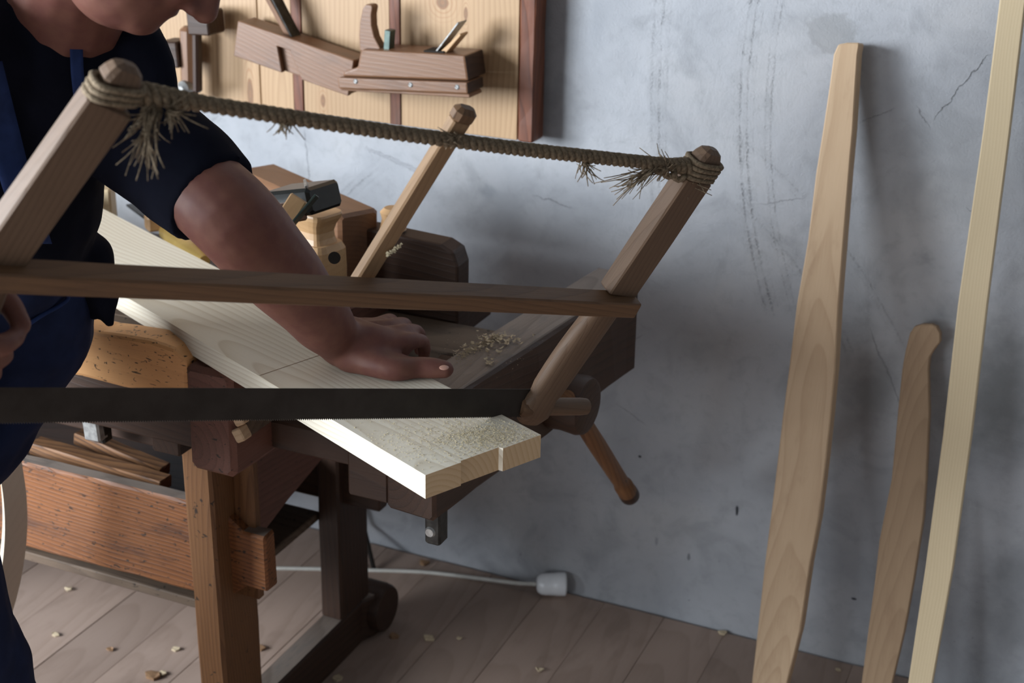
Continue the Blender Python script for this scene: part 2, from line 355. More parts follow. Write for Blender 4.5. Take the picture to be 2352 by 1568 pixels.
        blotch(1582, 1278, .004, .01, (.15, .16, .17), .8, .4, 50)
        blotch(1508, 1243, .004, .012, (.22, .23, .24), .6, .4, 50)
        blotch(1962, 1375, .006, .003, (.03, .035, .04), .9, .4, 80)
        sp = g.step(g.noise(P, 75, 2, .5), .735, .765)
        col = g.mix(g.math('MULTIPLY', g.math('MULTIPLY', sp, g.step(Z, .35, .02)), .8), col, (.08, .085, .09))
    g.bump(g.math('ADD', h, g.math('MULTIPLY', n2, 1.2)), .6, .0045)
    return g.done(col)
M['plaster'] = plaster('plaster wall')
M['plaster2'] = plaster('plain plaster', False)
M['ceiling'] = plain('whitewash', (.16, .16, .16), .9, .2, 0, nz=.1, nscale=3)

# ------------------------------------------------------------ room shell
XL, XR, YF, ZC = -3.4, 1.6, -5.4, 2.9
def st(o, k='structure'): o['kind'] = k; return o
st(box('wall_back', XL-.2, XR+.2, 0, .2, -.1, ZC+.1, M['plaster'], ch=.0005))
WM_back = bpy.data.objects['wall_back']
# keep plaster object coordinates equal to world coordinates
me = WM_back.data; me.transform(WM[WM_back]); WM_back.matrix_basis = Matrix.Identity(4)
st(box('wall_right', XR, XR+.2, YF-.2, 0, -.1, ZC+.1, M['plaster2'], axis='y', ch=.0005))
def wall_with_opening(name, axis, c0, c1, a0, a1, o0, o1, z0, z1, mat):
    bm = bmesh.new()
    def bx(u0, u1, w0, w1):
        vs = []
        for t in (c0, c1):
            for (u, w) in ((u0, w0), (u1, w0), (u1, w1), (u0, w1)):
                vs.append(bm.verts.new((t, u, w) if axis == 'x' else (u, t, w)))
        for f in ((0, 1, 2, 3), (4, 5, 6, 7), (0, 1, 5, 4), (1, 2, 6, 5), (2, 3, 7, 6), (3, 0, 4, 7)): bm.faces.new([vs[i] for i in f])
    bx(a0, o0, -.1, ZC+.1); bx(o1, a1, -.1, ZC+.1); bx(o0, o1, -.1, z0); bx(o0, o1, z1, ZC+.1)
    return st(bmobj(name, bm, mat))
wall_with_opening('wall_left', 'x', XL-.2, XL, YF-.2, 0, -4.9, -1.8, .78, 2.45, M['plaster2'])
wall_with_opening('wall_front', 'y', YF-.2, YF, XL, XR, -3.1, -1.4, .7, 1.95, M['plaster2'])
st(box('ceiling', XL-.2, XR+.2, YF-.2, .2, ZC, ZC+.1, M['ceiling'], ch=.0005))
M['winpaint'] = plain('window paint', (.6, .6, .57), .5, .4)
def window(name, axis, c, u0, u1, z0, z1):
    e = bpy.data.objects.new(name, None); pos = (c, (u0+u1)/2, z0) if axis == 'x' else ((u0+u1)/2, c, z0)
    link(e, Matrix.Translation(V(pos))); st(e)
    def fr(n, a0, a1, b0, b1):
        if axis == 'x': box(n, c-.03, c+.03, a0, a1, b0, b1, M['winpaint'], e, axis='y' if a1-a0 > b1-b0 else 'z')
        else: box(n, a0, a1, c-.03, c+.03, b0, b1, M['winpaint'], e, axis='x' if a1-a0 > b1-b0 else 'z')
    for (a0, a1, b0, b1) in ((u0, u1, z0, z0+.06), (u0, u1, z1-.06, z1), (u0, u0+.06, z0+.06, z1-.06), (u1-.06, u1, z0+.06, z1-.06)): fr('window_frame', a0, a1, b0, b1)
    um = (u0+u1)/2; fr('mullion', um-.025, um+.025, z0+.06, z1-.06)
window('window_1', 'x', XL-.1, -4.9, -1.8, .78, 2.45)
window('window_2', 'y', YF-.1, -3.1, -1.4, .7, 1.95)
# floor: sub floor with loose planks laid toward the wall
fl = st(box('floor', XL, XR, YF, 0, -.1, -.022, M['dark'], ch=.0005))
pw = .1255; x = -.6905; xs = []
while x > XL: x -= pw
x += pw
k = 0
while x < XR:
    y = -.006
    x1 = min(x+pw, XR)
    first = random.uniform(.9, 2.3)
    while y > YF:
        y0 = max(YF, y-first); first = random.uniform(1.6, 2.4)
        if y0-YF < .3: y0 = YF
        dz = random.uniform(-.0006, .0006)
        box('plank', x+.0003, x1-.0003, y0+.0003, y-.0003, -.022, 0+dz, M['floorw'], fl, axis='y', ch=.0007)
        y = y0
    x += pw

# ------------------------------------------------------------ tool panel on the wall
tp = thing('tool_panel', (-1.6, -.03, .95), 'varnished pine tool panel with red-brown edge strip hung on the grey wall', 'panel')
py = -.055
gaps = [-2.7, -2.35, -2.05, -1.86, -1.556, -1.480, -1.270, -1.012]
top = 1.95
for i in range(len(gaps)-1):
    a, b = gaps[i], gaps[i+1]
    if i in (4, 5, 6): a += (0, .022, .022)[i-4] if i > 4 else .001
    box('board', a+.0006, b-.0006, py, py+.022, .945, top, M['pine_panel'], tp, axis='z', ch=.001)
bar('rail', (-2.7, -.016, 1.05), (-1.012, -.016, 1.05), .028, .06, (0, 0, 1), M['frame_red'], tp)
bar('rail', (-2.7, -.016, 1.8), (-1.012, -.016, 1.8), .028, .06, (0, 0, 1), M['frame_red'], tp)
bar('batten', (-1.469, py+.009, .946), (-1.469, py+.009, top), .021, .022, (0, -1, 0), M['frame_red'], tp, ch=.001, wob=.001, n=30)
bar('batten', (-1.259, py+.009, .945), (-1.259, py+.009, top), .021, .022, (0, -1, 0), M['frame_red'], tp, ch=.001, wob=.001, n=30)
bar('edge_strip', (-.994, -.036, .944), (-.994, -.036, top), .030, .05, (0, -1, 0), M['frame_red'], tp, ch=.003, wob=.002, n=30)

# left wooden plane (tilted) on the panel
def wp(px, py_, Y): return ony(px, py_, Y)
pl = thing('wooden_plane', wp(680, 130, -.1), 'tilted rectangular wooden plane with open side mouth, left of the handled plane', 'plane')
a = wp(541, 88, -.125); b = wp(806, 180, -.125); ax = (b-a).normalized()
Mx = frame(a, b-a, V((0, -1, 0)).cross(b-a).cross(b-a)*-1)
ups = V((0, 1, 0)).cross(ax)*-1 if V((0, 1, 0)).cross(ax).z < 0 else V((0, 1, 0)).cross(ax)
L = (b-a).length
fr_ = frame(a, ax, ups)
hh = .034
# outline with slanted chip mouth cut from the side
prism('body', [(0, -hh), (L*.43, -hh), (L*.36, hh*.35), (L*.47, hh*.35), (L*.60, -hh), (L, -hh), (L, hh), (0, hh)], .012, fr_, M['plane_wood'], pl, bev=.0015)
prism('body_core', [(0.001, -hh+.001), (L-.001, -hh+.001), (L-.001, hh-.001), (0.001, hh-.001)], .042, fr_ @ Matrix.Translation((0, .0122, 0)), M['plane_wood'], pl, bev=.0015)
w0 = a + ax*L*.40 + ups*.028 + V((0, .03, 0)); w1 = wp(610, -25, -.105)
bar('wedge', w0, w1, .010, .022, (0, 1, 0), M['plane_wood'], pl, ch=.001)
bar('blade', w0+ax*.012, w1+ax*.016, .004, .030, (0, 1, 0), M['iron'], pl, ch=.0006)
# handled plane
pl2 = thing('wooden_plane', wp(950, 170, -.1), 'handled wooden plane with screwed side fence and steel iron, nearest the panel edge strip', 'plane')
YP = -.150
A = wp(838, 112, YP); B = wp(1072, 128, YP); C_ = wp(1082, 222, YP); D = wp(782, 190, YP)
ax = (B-A).normalized(); ups = V((0, 1, 0)).cross(ax); ups = ups if ups.z > 0 else -ups
ex = lambda p, o_: ((p-o_).dot(ax), (p-o_).dot(ups))
o_ = D.copy(); f2 = frame(o_, ax, ups)
pts = [ex(wp(*q, YP), o_) for q in ((788, 165), (820, 155), (828, 114), (1068, 128), (1076, 186), (786, 176))]
def shaded_end(o):  # unlit end face: its shade is put in with a darker wood
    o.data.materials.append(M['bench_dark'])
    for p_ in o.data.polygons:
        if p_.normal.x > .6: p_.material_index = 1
shaded_end(prism('body', pts, .075, f2, M['plane_wood'], pl2, bev=.004, seg=2))
pts = [ex(wp(*q, YP), o_) for q in ((780, 176), (1078, 188), (1080, 214), (783, 202))]
shaded_end(prism('fence', pts, .066, f2 @ Matrix.Translation((0, -.009, 0)), M['plane_wood'], pl2, bev=.003, seg=2))
pts = [ex(wp(*q, YP), o_) for q in ((783, 202.5), (1080, 214.5), (1082, 224), (785, 207))]
prism('fence_lip', pts, .050, f2 @ Matrix.Translation((0, -.004, 0)), M['plane_wood'], pl2, bev=.0015)
for q in ((817, 187), (943, 195), (1050, 200)):
    c = wp(*q, YP-.009); sc = turned('screw', c+V((0, .003, 0)), c-V((0, .0018, 0)), [(0, .0048), (.6, .0048), (1, .003)], M['iron_light'], pl2, seg=16)
    bar('slot', c-V((0, .002, 0))+V((-.0035, 0, .002)), c-V((0, .002, 0))+V((.0035, 0, -.002)), .0009, .0006, (0, 1, 0), M['dark'], sc, ch=.0001)
pts = [ex(wp(*q, YP+.02), o_) for q in ((826, 118), (824, 80), (826, 50), (832, 20), (840, 10), (852, 11), (856, 16), (853, 35), (854, 60), (860, 85), (872, 108), (876, 118))]
prism('handle', pts, .022, f2 @ Matrix.Translation((0, .02, 0)), M['plane_wood'], pl2, bev=.006, seg=3)
bar('blade', wp(1003, 126, YP+.03), wp(1062, 49, YP+.03), .0028, .035, (0, 1, 0), M['iron_light'], pl2, ch=.0006)
bar('wedge', wp(1018, 126, YP+.03), wp(1066, 76, YP+.03), .010, .030, (0, 1, 0), M['plane_tan'], pl2, ch=.001, prof=lambda t: (1-t*.6, 1, 0, 0))
bar('mouth', wp(984, 117, YP+.03), wp(1030, 119, YP+.03), .008, .036, (0, 1, 0), M['dark'], pl2, ch=.0005)
bar('wedge', wp(893, 118, YP+.03), wp(896, 68, YP+.03), .012, .020, (0, 1, 0), M['greeniron'], pl2, ch=.001)
# tools behind the face
t = thing('marking_gauge', wp(440, 150, -.1), 'brown wooden tool with two upright rods hanging beside the face', 'tool')
bar('rod', wp(432, 60, -.10), wp(436, 228, -.10), .030, .030, (0, 1, 0), M['plane_wood'], t, ch=.008)
bar('rod', wp(452, 60, -.12), wp(454, 212, -.12), .014, .02, (0, 1, 0), M['bench_dark'], t, ch=.004)
turned('knob', wp(414, 205, -.13)+V((0, .035, 0)), wp(414, 205, -.13), [(0, .010), (.4, .016), (.8, .014), (1, .006)], M['iron_light'], t)
bar('head', wp(385, 120, -.10), wp(425, 122, -.10), .05, .05, (0, 1, 0), M['bench_dark'], t)
bar('head', wp(448, 48, -.11), wp(497, 50, -.11), .045, .055, (0, 1, 0), M['bench_dark'], t)

# ------------------------------------------------------------ workbench
wb = thing('workbench', (-1.3, -.58, 0), 'old dark joiner workbench with scratched orange front jaw, below the tool panel', 'workbench')
D_ = M['bench_dark']
# trestle near the camera
bar('runner', (-1.212, -.95, .045), (-1.212, -.255, .045), .046, .09, (0, 0, 1), D_, wb, ch=.004, n=24,
    prof=lambda t: (1.0+(.6 if t > .88 else 0)*min(1, (t-.88)/.04), 1-.0*t, 0, 0)); run_ = bpy.data.objects['runner']
turned('runner_end', (-1.245, -.285, .048), (-1.165, -.285, .048), [(0, .044), (.1, .048), (.9, .048), (1, .044)], D_, wb)
bar('leg', (-1.211, -.365, .09), (-1.211, -.365, .68), .044, .105, (0, 1, 0), D_, wb, ch=.004, n=6, wob=.001)
bar('leg', (-1.205, -.742, 0), (-1.212, -.742, .69), .052, .105, (0, 1, 0), M['leg'], wb, ch=.005, n=8, wob=.0015)
bar('top_rail', (-1.212, -.86, .665), (-1.212, -.26, .665), .05, .07, (0, 0, 1), D_, wb)
def top_face(o, mat, lim=.93):
    o.data.materials.append(mat)
    for p_ in o.data.polygons:
        if p_.normal.z > lim: p_.material_index = 1
# far trestle
bar('leg', (-2.25, -.742, 0), (-2.25, -.742, .69), .052, .105, (0, 1, 0), M['leg'], wb, ch=.005)
bar('leg', (-2.25, -.365, .09), (-2.25, -.365, .68), .044, .105, (0, 1, 0), D_, wb, ch=.004)
bar('runner', (-2.25, -.95, .045), (-2.25, -.255, .045), .05, .09, (0, 0, 1), D_, wb, ch=.004)
# long stretcher through the leg, held by a wedge
st1 = bar('stretcher', (-2.36, -.742, .393), (-1.117, -.742, .410), .030, .165, (0, 0, 1), M['stretch'], wb, ch=.004, n=30, wob=.0015,
    prof=lambda t: (1, (1 if t < .944 else .60), 0, 0 if t < .944 else .002))
top_face(run_, M['beam_top']); top_face(st1, M['beam_top'])
bar('key_wedge', (-1.166, -.730, .33), (-1.166, -.730, .60), .038, .016, (0, 1, 0), M['leg'], wb, ch=.002)
bar('stretcher', (-2.36, -.38, .40), (-1.117, -.38, .40), .03, .15, (0, 0, 1), D_, wb, ch=.004)
box('shelf_board', -2.22, -1.24, -.745, -.40, .285, .302, M['bench_top'], wb, ch=.002)
box('shelf_board', -2.22, -1.24, -.725, -.40, .415, .43, D_, wb, ch=.002)
# side panel between the legs
pz = [onx(*q, -1.182) for q in ((588, 1265), (735, 1180))]
mwp = frame((-1.182, -.69, 0), (0, 1, 0), (0, 0, 1))
prism('side_panel', [(0, .40), (0, .63), (.27, .63), (.27, .47), (.1, .43)], .012, mwp, M['bench_red'], wb, bev=.0015)
# dark underside box beneath the top
box('under_frame', -1.16, -.90, -.80, -.42, .645, .69, D_, wb)
box('under_frame', -2.5, -1.25, -.80, -.42, .60, .69, D_, wb)
# worktop planks
ys = [-.865, -.765, -.665, -.565, -.452]
for i in range(4):
    box('worktop_plank', -2.6, -.836 if i == 3 else -1.062, ys[i]+.001, ys[i+1]-.001, .69, .741+(.001 if i % 2 else 0), M['bench_top'], wb, ch=.002, wob=.001, n=12)
box('rear_board', -2.6, -.96, -.449, -.27, .69, .735, D_, wb, ch=.003)
# rear jaw block
prism('rear_block', [(-.27, .655), (-.015, .655), (0, .67), (.0, .835), (-.008, .858), (-.03, .868), (-.27, .880)], .045, frame((-.940, -.447, 0), (1, 0, 0), (0, 0, 1)), D_, wb, bev=.004, seg=2)
# main beam across the end
bd = V((.105, 1, 0)).normalized(); b0 = V((-.803, -.873, .7165)); b1 = b0 + bd*.625
beam = bar('end_beam', b0, b1, .078, .167, (0, 0, 1), M['bench_dark'], wb, ch=.005, n=16, wob=.002)
bar('end_beam_cap', b0+V((0, 0, .0832))+bd*.006, b1+V((0, 0, .0832))-bd*.006, .070, .004, (0, 0, 1), M['beam_top'], wb, ch=.0015, n=16, wob=.0006)
box('front_apron', -2.6, -1.14, -.868, -.835, .655, .738, D_, wb)
box('front_apron', -.905, -.842, -.862, -.575, .636, .741, M['bench_dark'], wb)
box('under_frame', -1.06, -.905, -.590, -.565, .60, .69, M['bench_dark'], wb)
# second beam end and front jaw
bar('jaw_beam', (-1.105, -.895, .718), (-1.105, -.30, .705), .078, .160, (0, 0, 1), M['bench_red'], wb, ch=.008, n=10, wob=.002)
jaw = [ony(*q, -.887) for q in ((432, 905), (360, 910), (290, 893), (195, 868), (90, 845), (-40, 815), (-40, 700), (230, 764), (264, 768), (344, 781), (398, 800), (430, 828))]
mwj = frame((0, -.887, 0), (1, 0, 0), (0, 0, 1))
prism('front_jaw', [(p.x, p.z) for p in jaw], .05, mwj, M['orange'], wb, bev=.006, seg=2)
for zz in (.71, .685):
    bar('shim', (-1.064, -.888, zz+.02), (-1.050, -.888, zz+.028), .02, .02, (0, 0, 1), M['ash'], wb, ch=.002)
# iron dogs
d1 = onx(1004, 1245, -.772)
bar('dog', (-.782, -.835, .580), (-.782, -.835, .66), .024, .026, (0, 1, 0), M['iron'], wb, ch=.003)
turned('dog_stud', (-.785, -.848, .600), (-.785, -.851, .600), [(0, .008), (1, .006)], M['iron_light'], wb)
bar('dog', ony(222, 1008, -.84), ony(200, 880, -.84)+V((0, 0, .03)), .030, .022, (0, 1, 0), M['iron_light'], wb, ch=.003)
bar('dog', ony(236, 1012, -.83), ony(222, 880, -.83)+V((0, 0, .03)), .024, .022, (0, 1, 0), M['iron'], wb, ch=.003)
# vise screw hub and tommy bar
hub = V((-.705, -.545, .688)); hx = V((1, -.10, 0)).normalized()
turned('screw_plate', hub-hx*.04, hub-hx*.028, [(0, .052), (.5, .054), (1, .050)], M['iron'], wb, 32)
hb = turned('screw_hub', hub-hx*.03, hub+hx*.035, [(0, .040), (.15, .046), (.4, .044), (.8, .046), (.95, .043), (1, .036)], M['bench_dark'], wb, 32)
e0 = onx(1348, 985, hub.x+.012); e1 = onx(1448, 1140, hub.x+.012)
dirh = (e1-e0).normalized()
turned('vise_handle', e0-dirh*.13, e1, [(0, .012), (.02, .0135), (.45, .0150), (.8, .0140), (.86, .0135), (.87, .0165), (.97, .0170), (1, .0145)], M['leg'], wb, 20)

turned('handle_ferrule', e1-dirh*.030, e1+dirh*.001, [(0, .0168), (.3, .0175), (.8, .0174), (1, .0145)], M['bench_dark'], wb, 20)

# ------------------------------------------------------------ tools lying on the bench
sp = V((-1.095, -.60, .742)); q45 = .80
sm = thing('smoothing_plane', (-1.12, -.57, .742), 'tan waisted wooden smoothing plane with green-grey iron, standing beside the forearm', 'plane')
ux = V((.97, -.25, 0)).normalized()   # along the lit broad face
uy = V((.25, .97, 0)).normalized()
sp = ony(728, 560, -.60); sp.z = .742; sp = sp-ux*.040+uy*.032
def block(name, c, ux, uy, levels, mat, parent):
    vs = []; fs = []
    for z, a_, b_, oa, ob in levels:
        k = []
        for i in range(20):
            t_ = 2*pi*(i+.5)/20; cx, sy = cos(t_), sin(t_); e = .42
            k.append((math.copysign(abs(cx)**e, cx)*a_+oa, math.copysign(abs(sy)**e, sy)*b_+ob))
        vs += [ux*p[0]+uy*p[1]+V((0, 0, z)) for p in k]
    n = len(levels)
    for i in range(n-1):
        for k in range(20): fs.append((i*20+k, i*20+(k+1) % 20, (i+1)*20+(k+1) % 20, (i+1)*20+k))
    fs += [tuple(range(20)), tuple(range((n-1)*20, n*20))]
    return mobj(name, vs, fs, mat, Matrix.Translation(c), parent)
e = .0
def lev(L): return [(z, a_, b_, 0, 0) for z, a_, b_ in L]
block('body', sp, ux, uy, lev([(0, .044, .034), (.10, .046, .036), (.132, .045, .035), (.142, .040, .030)]), M['plane_tan'], sm)
block('horn', sp+V((0, 0, .138)), ux, uy, lev([(0, .036, .027), (.012, .031, .023), (.022, .030, .022), (.034, .034, .026), (.044, .041, .030), (.050, .043, .031), (.053, .041, .030)]), M['plane_tan'], sm)
bar('blade', at(668, 520, 2.0), at(728, 449, 2.0), .003, .03, cF, M['greeniron'], sm, ch=.0006)
bar('wedge', at(655, 510, 2.03), at(690, 455, 2.03), .026, .03, cF, M['plane_tan'], sm, ch=.002)
turned('hole', at(768, 592, 1.955), at(768, 592, 1.975), [(0, .0085), (1, .0085)], M['dark'], sm, 16)
jp = thing('jointer_plane', (-1.03, -.50, .742), 'long brown wooden plane standing behind the tan smoothing plane', 'plane')
a = onz(825, 487, .905); d_ = V((-.88, .47, 0)).normalized()
bar('body', a+V((0, 0, -.075)), a+V((0, 0, -.075))+d_*.34, .075, .150, (0, 0, 1), M['plane_wood'], jp, ch=.006)
turned('knob', a+V((.045, .03, -.03)), a+V((.045, .03, .006)), [(0, .022), (.5, .018), (.8, .021), (1, .014)], M['plane_tan'], jp)
bk = thing('moulding_plane', onz(710, 470, .93), 'black-green plane lying on top of the other planes near the wall', 'plane')
c0 = at(640, 462, 2.16); c1 = at(748, 452, 2.10)
bar('body', c0, c1, .07, .040, (0, 0, 1), M['black'], bk, ch=.005)
bar('lid', c0+V((0, -.03, -.012)), c1+V((-.03, -.045, -.016)), .05, .03, (0, 0, 1), M['plane_wood'], bk, ch=.003)
bar('band', at(705, 424, 2.1), at(708, 440, 2.08), .004, .02, cF, M['iron_light'], bk, ch=.0005)
ch_ = thing('chisel', at(420, 560, 2.05), 'chisel with a glossy yellow handle lying behind the pine board', 'chisel')
turned('handle', onz(380, 528, .765), onz(470, 600, .765), [(0, .006), (.05, .016), (.3, .020), (.45, .016), (.6, .019), (.95, .014), (1, .010)], M['yellow'], ch_)
bar('blade', onz(380, 528, .765), onz(300, 470, .76), .018, .005, (0, 0, 1), M['iron'], ch_, ch=.001)
o = bar('wood_offcut', onz(205, 470, .80), onz(262, 470, .80), .05, .07, (0, 0, 1), M['ash_pale'], None, ch=.004); tag(o, 'pale wooden offcut standing at the far left end of the pine board', 'offcut')
o = bar('wood_offcut', onz(335, 512, .78), onz(385, 506, .78), .03, .03, (0, 0, 1), M['plane_tan'], None, ch=.004); tag(o, 'small reddish wooden offcut beside the yellow-handled chisel', 'offcut')

# sticks on the lower shelf
for i, (q0, q1, w, lab) in enumerate((((80, 1022), (382, 1112), .032, 'striped brown wooden stick on the bench shelf, nearer of the pair'), ((180, 1000), (380, 1082), .028, 'striped brown wooden stick on the bench shelf, farther of the pair'))):
    yy = -.69+i*.05
    a = ony(*q0, yy); b = ony(*q1, yy)
    o = bar('wooden_stick', a, b, w, .022, (0, 0, 1), M['striped'], None, ch=.002, wob=.002, n=14); tag(o, lab, 'stick')

# ------------------------------------------------------------ pine board being sawn
ZB = .833; TB = .030
pc = [onz(*q, ZB) for q in ((977, 1091), (1050, 1057), (1055, 1040), (1147, 1022), (1143, 1037), (1240, 998))]
c0 = onz(977, 1091, ZB); ux = (V((-.69, .33, 0))).normalized(); uy = V((.33, .69, 0)).normalized()
wd = .172; Lb = 1.32
pbt = thing('pine_board', (c0.x, c0.y, ZB-TB), 'long pale pine board with a notched end, laid across the bench and being sawn', 'board')
mwb = Matrix((ux, uy, V((0, 0, 1)))).transposed().to_4x4(); mwb.translation = c0+V((0, 0, -TB))+ux*.0
def bl(p): d = p-c0; return (d.dot(ux), d.dot(uy))
out = [bl(c0), bl(onz(1050, 1059, ZB)), bl(onz(1046, 1055, ZB)), bl(onz(1062, 1060, ZB))]
P_ = [bl(onz(*q, ZB)) for q in ((977, 1091), (1049, 1056), (1062, 1060), (1142, 1025), (1153, 1031), (1242, 998))]
n1, n2 = P_[1][1], P_[3][1]; e1 = (P_[2][0]+P_[3][0])/2; e2 = (P_[4][0]+P_[5][0])/2; wd = P_[5][1]
out = [(0, 0), (0, n1), (e1, n1+.002), (e1, n2), (e2, n2+.002), (e2, wd), (Lb, wd), (Lb, 0)]
bm = bmesh.new()
f = bm.faces.new([bm.verts.new((p[0], p[1], 0)) for p in out])
r = bmesh.ops.extrude_face_region(bm, geom=[f])
bmesh.ops.translate(bm, verts=[g for g in r['geom'] if isinstance(g, bmesh.types.BMVert)], vec=(0, 0, TB))
bo_ = bmobj('board', bm, M['pine_white'], mwb, pbt); bo_.data.materials.append(M['pine_end'])
for p_ in bo_.data.polygons:
    if abs(p_.normal.x) > .7 and p_.center.x < .1: p_.material_index = 1
# pencil line across and saw kerf
pa = onz(596, 862, ZB+.0003); pb = onz(735, 815, ZB+.0003)
bar('pencil_line', pa, pb, .0009, .0003, (0, 0, 1), M['chipbrown'], pbt, ch=.0001)
SD = ray(5312, 906).normalized()
kf = onz(1150, 952, ZB); kd = V((SD.x, SD.y, 0)).normalized()
# sawdust
vs, fs = [], []
def crumb(c, s):
    b0 = len(vs); 
    for v_ in ((1, 0, 0), (-.5, .8, 0), (-.5, -.8, 0), (0, 0, .9)):
        vs.append(c+V(v_)*s)
    fs.extend([(b0, b0+1, b0+3), (b0+1, b0+2, b0+3), (b0+2, b0, b0+3)])
rs = random.Random(3)
for i in range(2600):
    q = (rs.gauss(1120, 55), rs.gauss(1000, 16)) if i < 1500 else (rs.gauss(1020, 130), rs.gauss(1010, 35))
    p = onz(*q, ZB); u_, v_ = bl(p)
    if u_ < (.002 if v_ < n1+.004 else e1+.002 if v_ < n2+.004 else e2+.002) or v_ < .003 or v_ > wd-.003: continue
    crumb(p, rs.uniform(.0005, .0013))
mobj('sawdust', vs, fs, M['sawdust'], None, pbt)['kind'] = 'stuff'

# ------------------------------------------------------------ frame saw
fsaw = thing('frame_saw', (-.8, -1.15, 1.0), 'old wooden frame saw with twisted rope and dark toothed blade, cutting the pine board', 'saw')
BR = at(1222, 950, 1.81); TR = at(1608, 385, 1.64); Aa = TR-BR; Nn = SD.cross(Aa).normalized()
def sp_(x, y, off=0): r_ = ray(x, y); return CAMP + r_*((BR+Nn*off-CAMP).dot(Nn)/r_.dot(Nn))
BL = sp_(-195, 952); TL = sp_(262, 205)
XRp = sp_(1408, 682); XLp = sp_(-20, 612)
uR = (TR-BR).normalized(); uL = (TL-BL).normalized()
# arms: straight upper part, rounded swelling lower part, notched tip
def arm(lo, x, hi, mirror):
    u = (hi-lo).normalized()
    side = SD
    aw, an = .044, .025
    L = (hi-x).length
    bar('arm_upper', x+u*.010, hi-u*.012, an, aw, side, M['saw'], fsaw, ch=.002, n=10, wob=.0007)
    # lower part
    Ld = (x-lo).length
    P = []
    f_ = frame(lo, x-lo, side)
    vs = []; fs = []; N = 14
    for i in range(N+1):
        t_ = i/N; w_ = .020*(1-.0*t_); 
        w_ = .024+.006*sin(t_*pi) if t_ > .25 else .021+.012*(1-abs(t_-.1)/.15)
        cshift = -.004*sin(t_*pi)*mirror
        for k in range(12):
            an_ = 2*pi*(k+.5)/12; cx, cz = cos(an_), sin(an_); e = .7
            vs.append(((t_*1.06-.06)*Ld, math.copysign(abs(cx)**e, cx)*.0125*(.75 if i == 0 else 1), math.copysign(abs(cz)**e, cz)*w_*(.8 if i == 0 else 1)*.85+cshift))
    for i in range(N):
        for k in range(12): fs.append((i*12+k, i*12+(k+1) % 12, (i+1)*12+(k+1) % 12, (i+1)*12+k))
    fs += [tuple(range(12)), tuple(range(N*12, N*12+12))]
    mobj('arm_lower', vs, fs, M['saw'], f_, fsaw, True)
    # neck groove and pointed top
    bar('arm_neck', hi-u*.014, hi+u*.012, an*.8, aw*.62, side, M['saw'], fsaw, ch=.002)
    bar('arm_tip', hi+u*.006, hi+u*.027, an*.98, aw*.80, side, M['saw'], fsaw, ch=.004, n=4, prof=lambda t: (1-.35*t*t, 1-.45*t*t, 0, 0))
arm(BR, XRp, TR, 1); arm(BL, XLp, TL, -1)
# stretcher in front of the arms
so = Nn*.013
bar('stretcher', XLp-SD*.07+so, XRp+SD*.024+so, .027, .022, uR, M['saw_beam'], fsaw, ch=.002, n=20, wob=.0006)
bar('tenon', XRp+SD*.012-Nn*.004, XRp+SD*.030-Nn*.004, .012, .016, uR, M['saw_beam'], fsaw, ch=.001)
# blade with teeth
BV = (V((0, 0, 1))-SD*SD.z).normalized()
Lbl = (BR-BL).length; bw = .0355; vs = []; fs = []
nt = 270; x0, x1 = .01, Lbl-.012
th = .0009
for i in range(nt*2+1):
    xx = x0+(x1-x0)*i/(nt*2); zb = -bw/2+(0 if i % 2 == 0 else -.0021)
    vs += [(xx, -th/2, bw/2), (xx, -th/2, zb), (xx, th/2, zb), (xx, th/2, bw/2)]
for i in range(nt*2):
    for k in range(4): fs.append((i*4+k, i*4+(k+1) % 4, i*4+4+(k+1) % 4, i*4+4+k))
fs += [(0, 1, 2, 3), tuple(nt*8+k for k in range(4))]
kz = kf + SD*.0
blade_off = ((BL+BR)/2)
c_bl = (BR-SD*.02)
# put the teeth on the board's top at the kerf
need = kf-V((0, 0, .002)); pr = (need-BL).dot(SD); pt = BL+SD*pr
lift = (need-pt); bo = BL+lift+BV*(bw/2)
mobj('blade', vs, fs, M['steel'], frame(bo, SD, BV), fsaw)
# knobs at the blade ends
kb = BR+lift+BV*(bw/2)
turned('handle', kb+SD*.018, kb+SD*.088, [(0, .010), (.1, .0115), (.8, .0115), (.95, .0105), (1, .006)], M['saw'], fsaw)
turned('handle', kb-SD*.026, kb-SD*.012, [(0, .010), (.3, .013), (1, .013)], M['saw_beam'], fsaw)
kl = bo
turned('handle', kl-SD*.10, kl-SD*.02, [(0, .010), (.1, .0135), (.8, .0135), (1, .012)], M['saw'], fsaw)
# twisted rope
R0p = TL; R1p = TR; rd = (R1p-R0p).normalized(); Lr = (R1p-R0p).length
vs, fs = [], []
pu = rd.cross(V((0, 0, 1))).normalized(); pv = rd.cross(pu)
rp = rd.copy()
sag = lambda t_: -.006*sin(t_*pi)
for s in range(3):
    P = []; Rr = []
    NN = 360
    for i in range(NN+1):
        t_ = i/NN; tw = t_*Lr/.026*2*pi+s*2*pi/3
        spread = .0038*(1+1.3*max(0, 1-t_/.12)+1.5*max(0, (t_-.93)/.07))
        P.append(R0p+rd*Lr*t_+(pu*cos(tw)+pv*sin(tw))*spread+V((0, 0, sag(t_)))); Rr.append(.0042)
    tube_data(P, Rr, 7, vs, fs)
mobj('rope', [v-R0p for v in vs], fs, M['rope'], Matrix.Translation(R0p), fsaw, True)
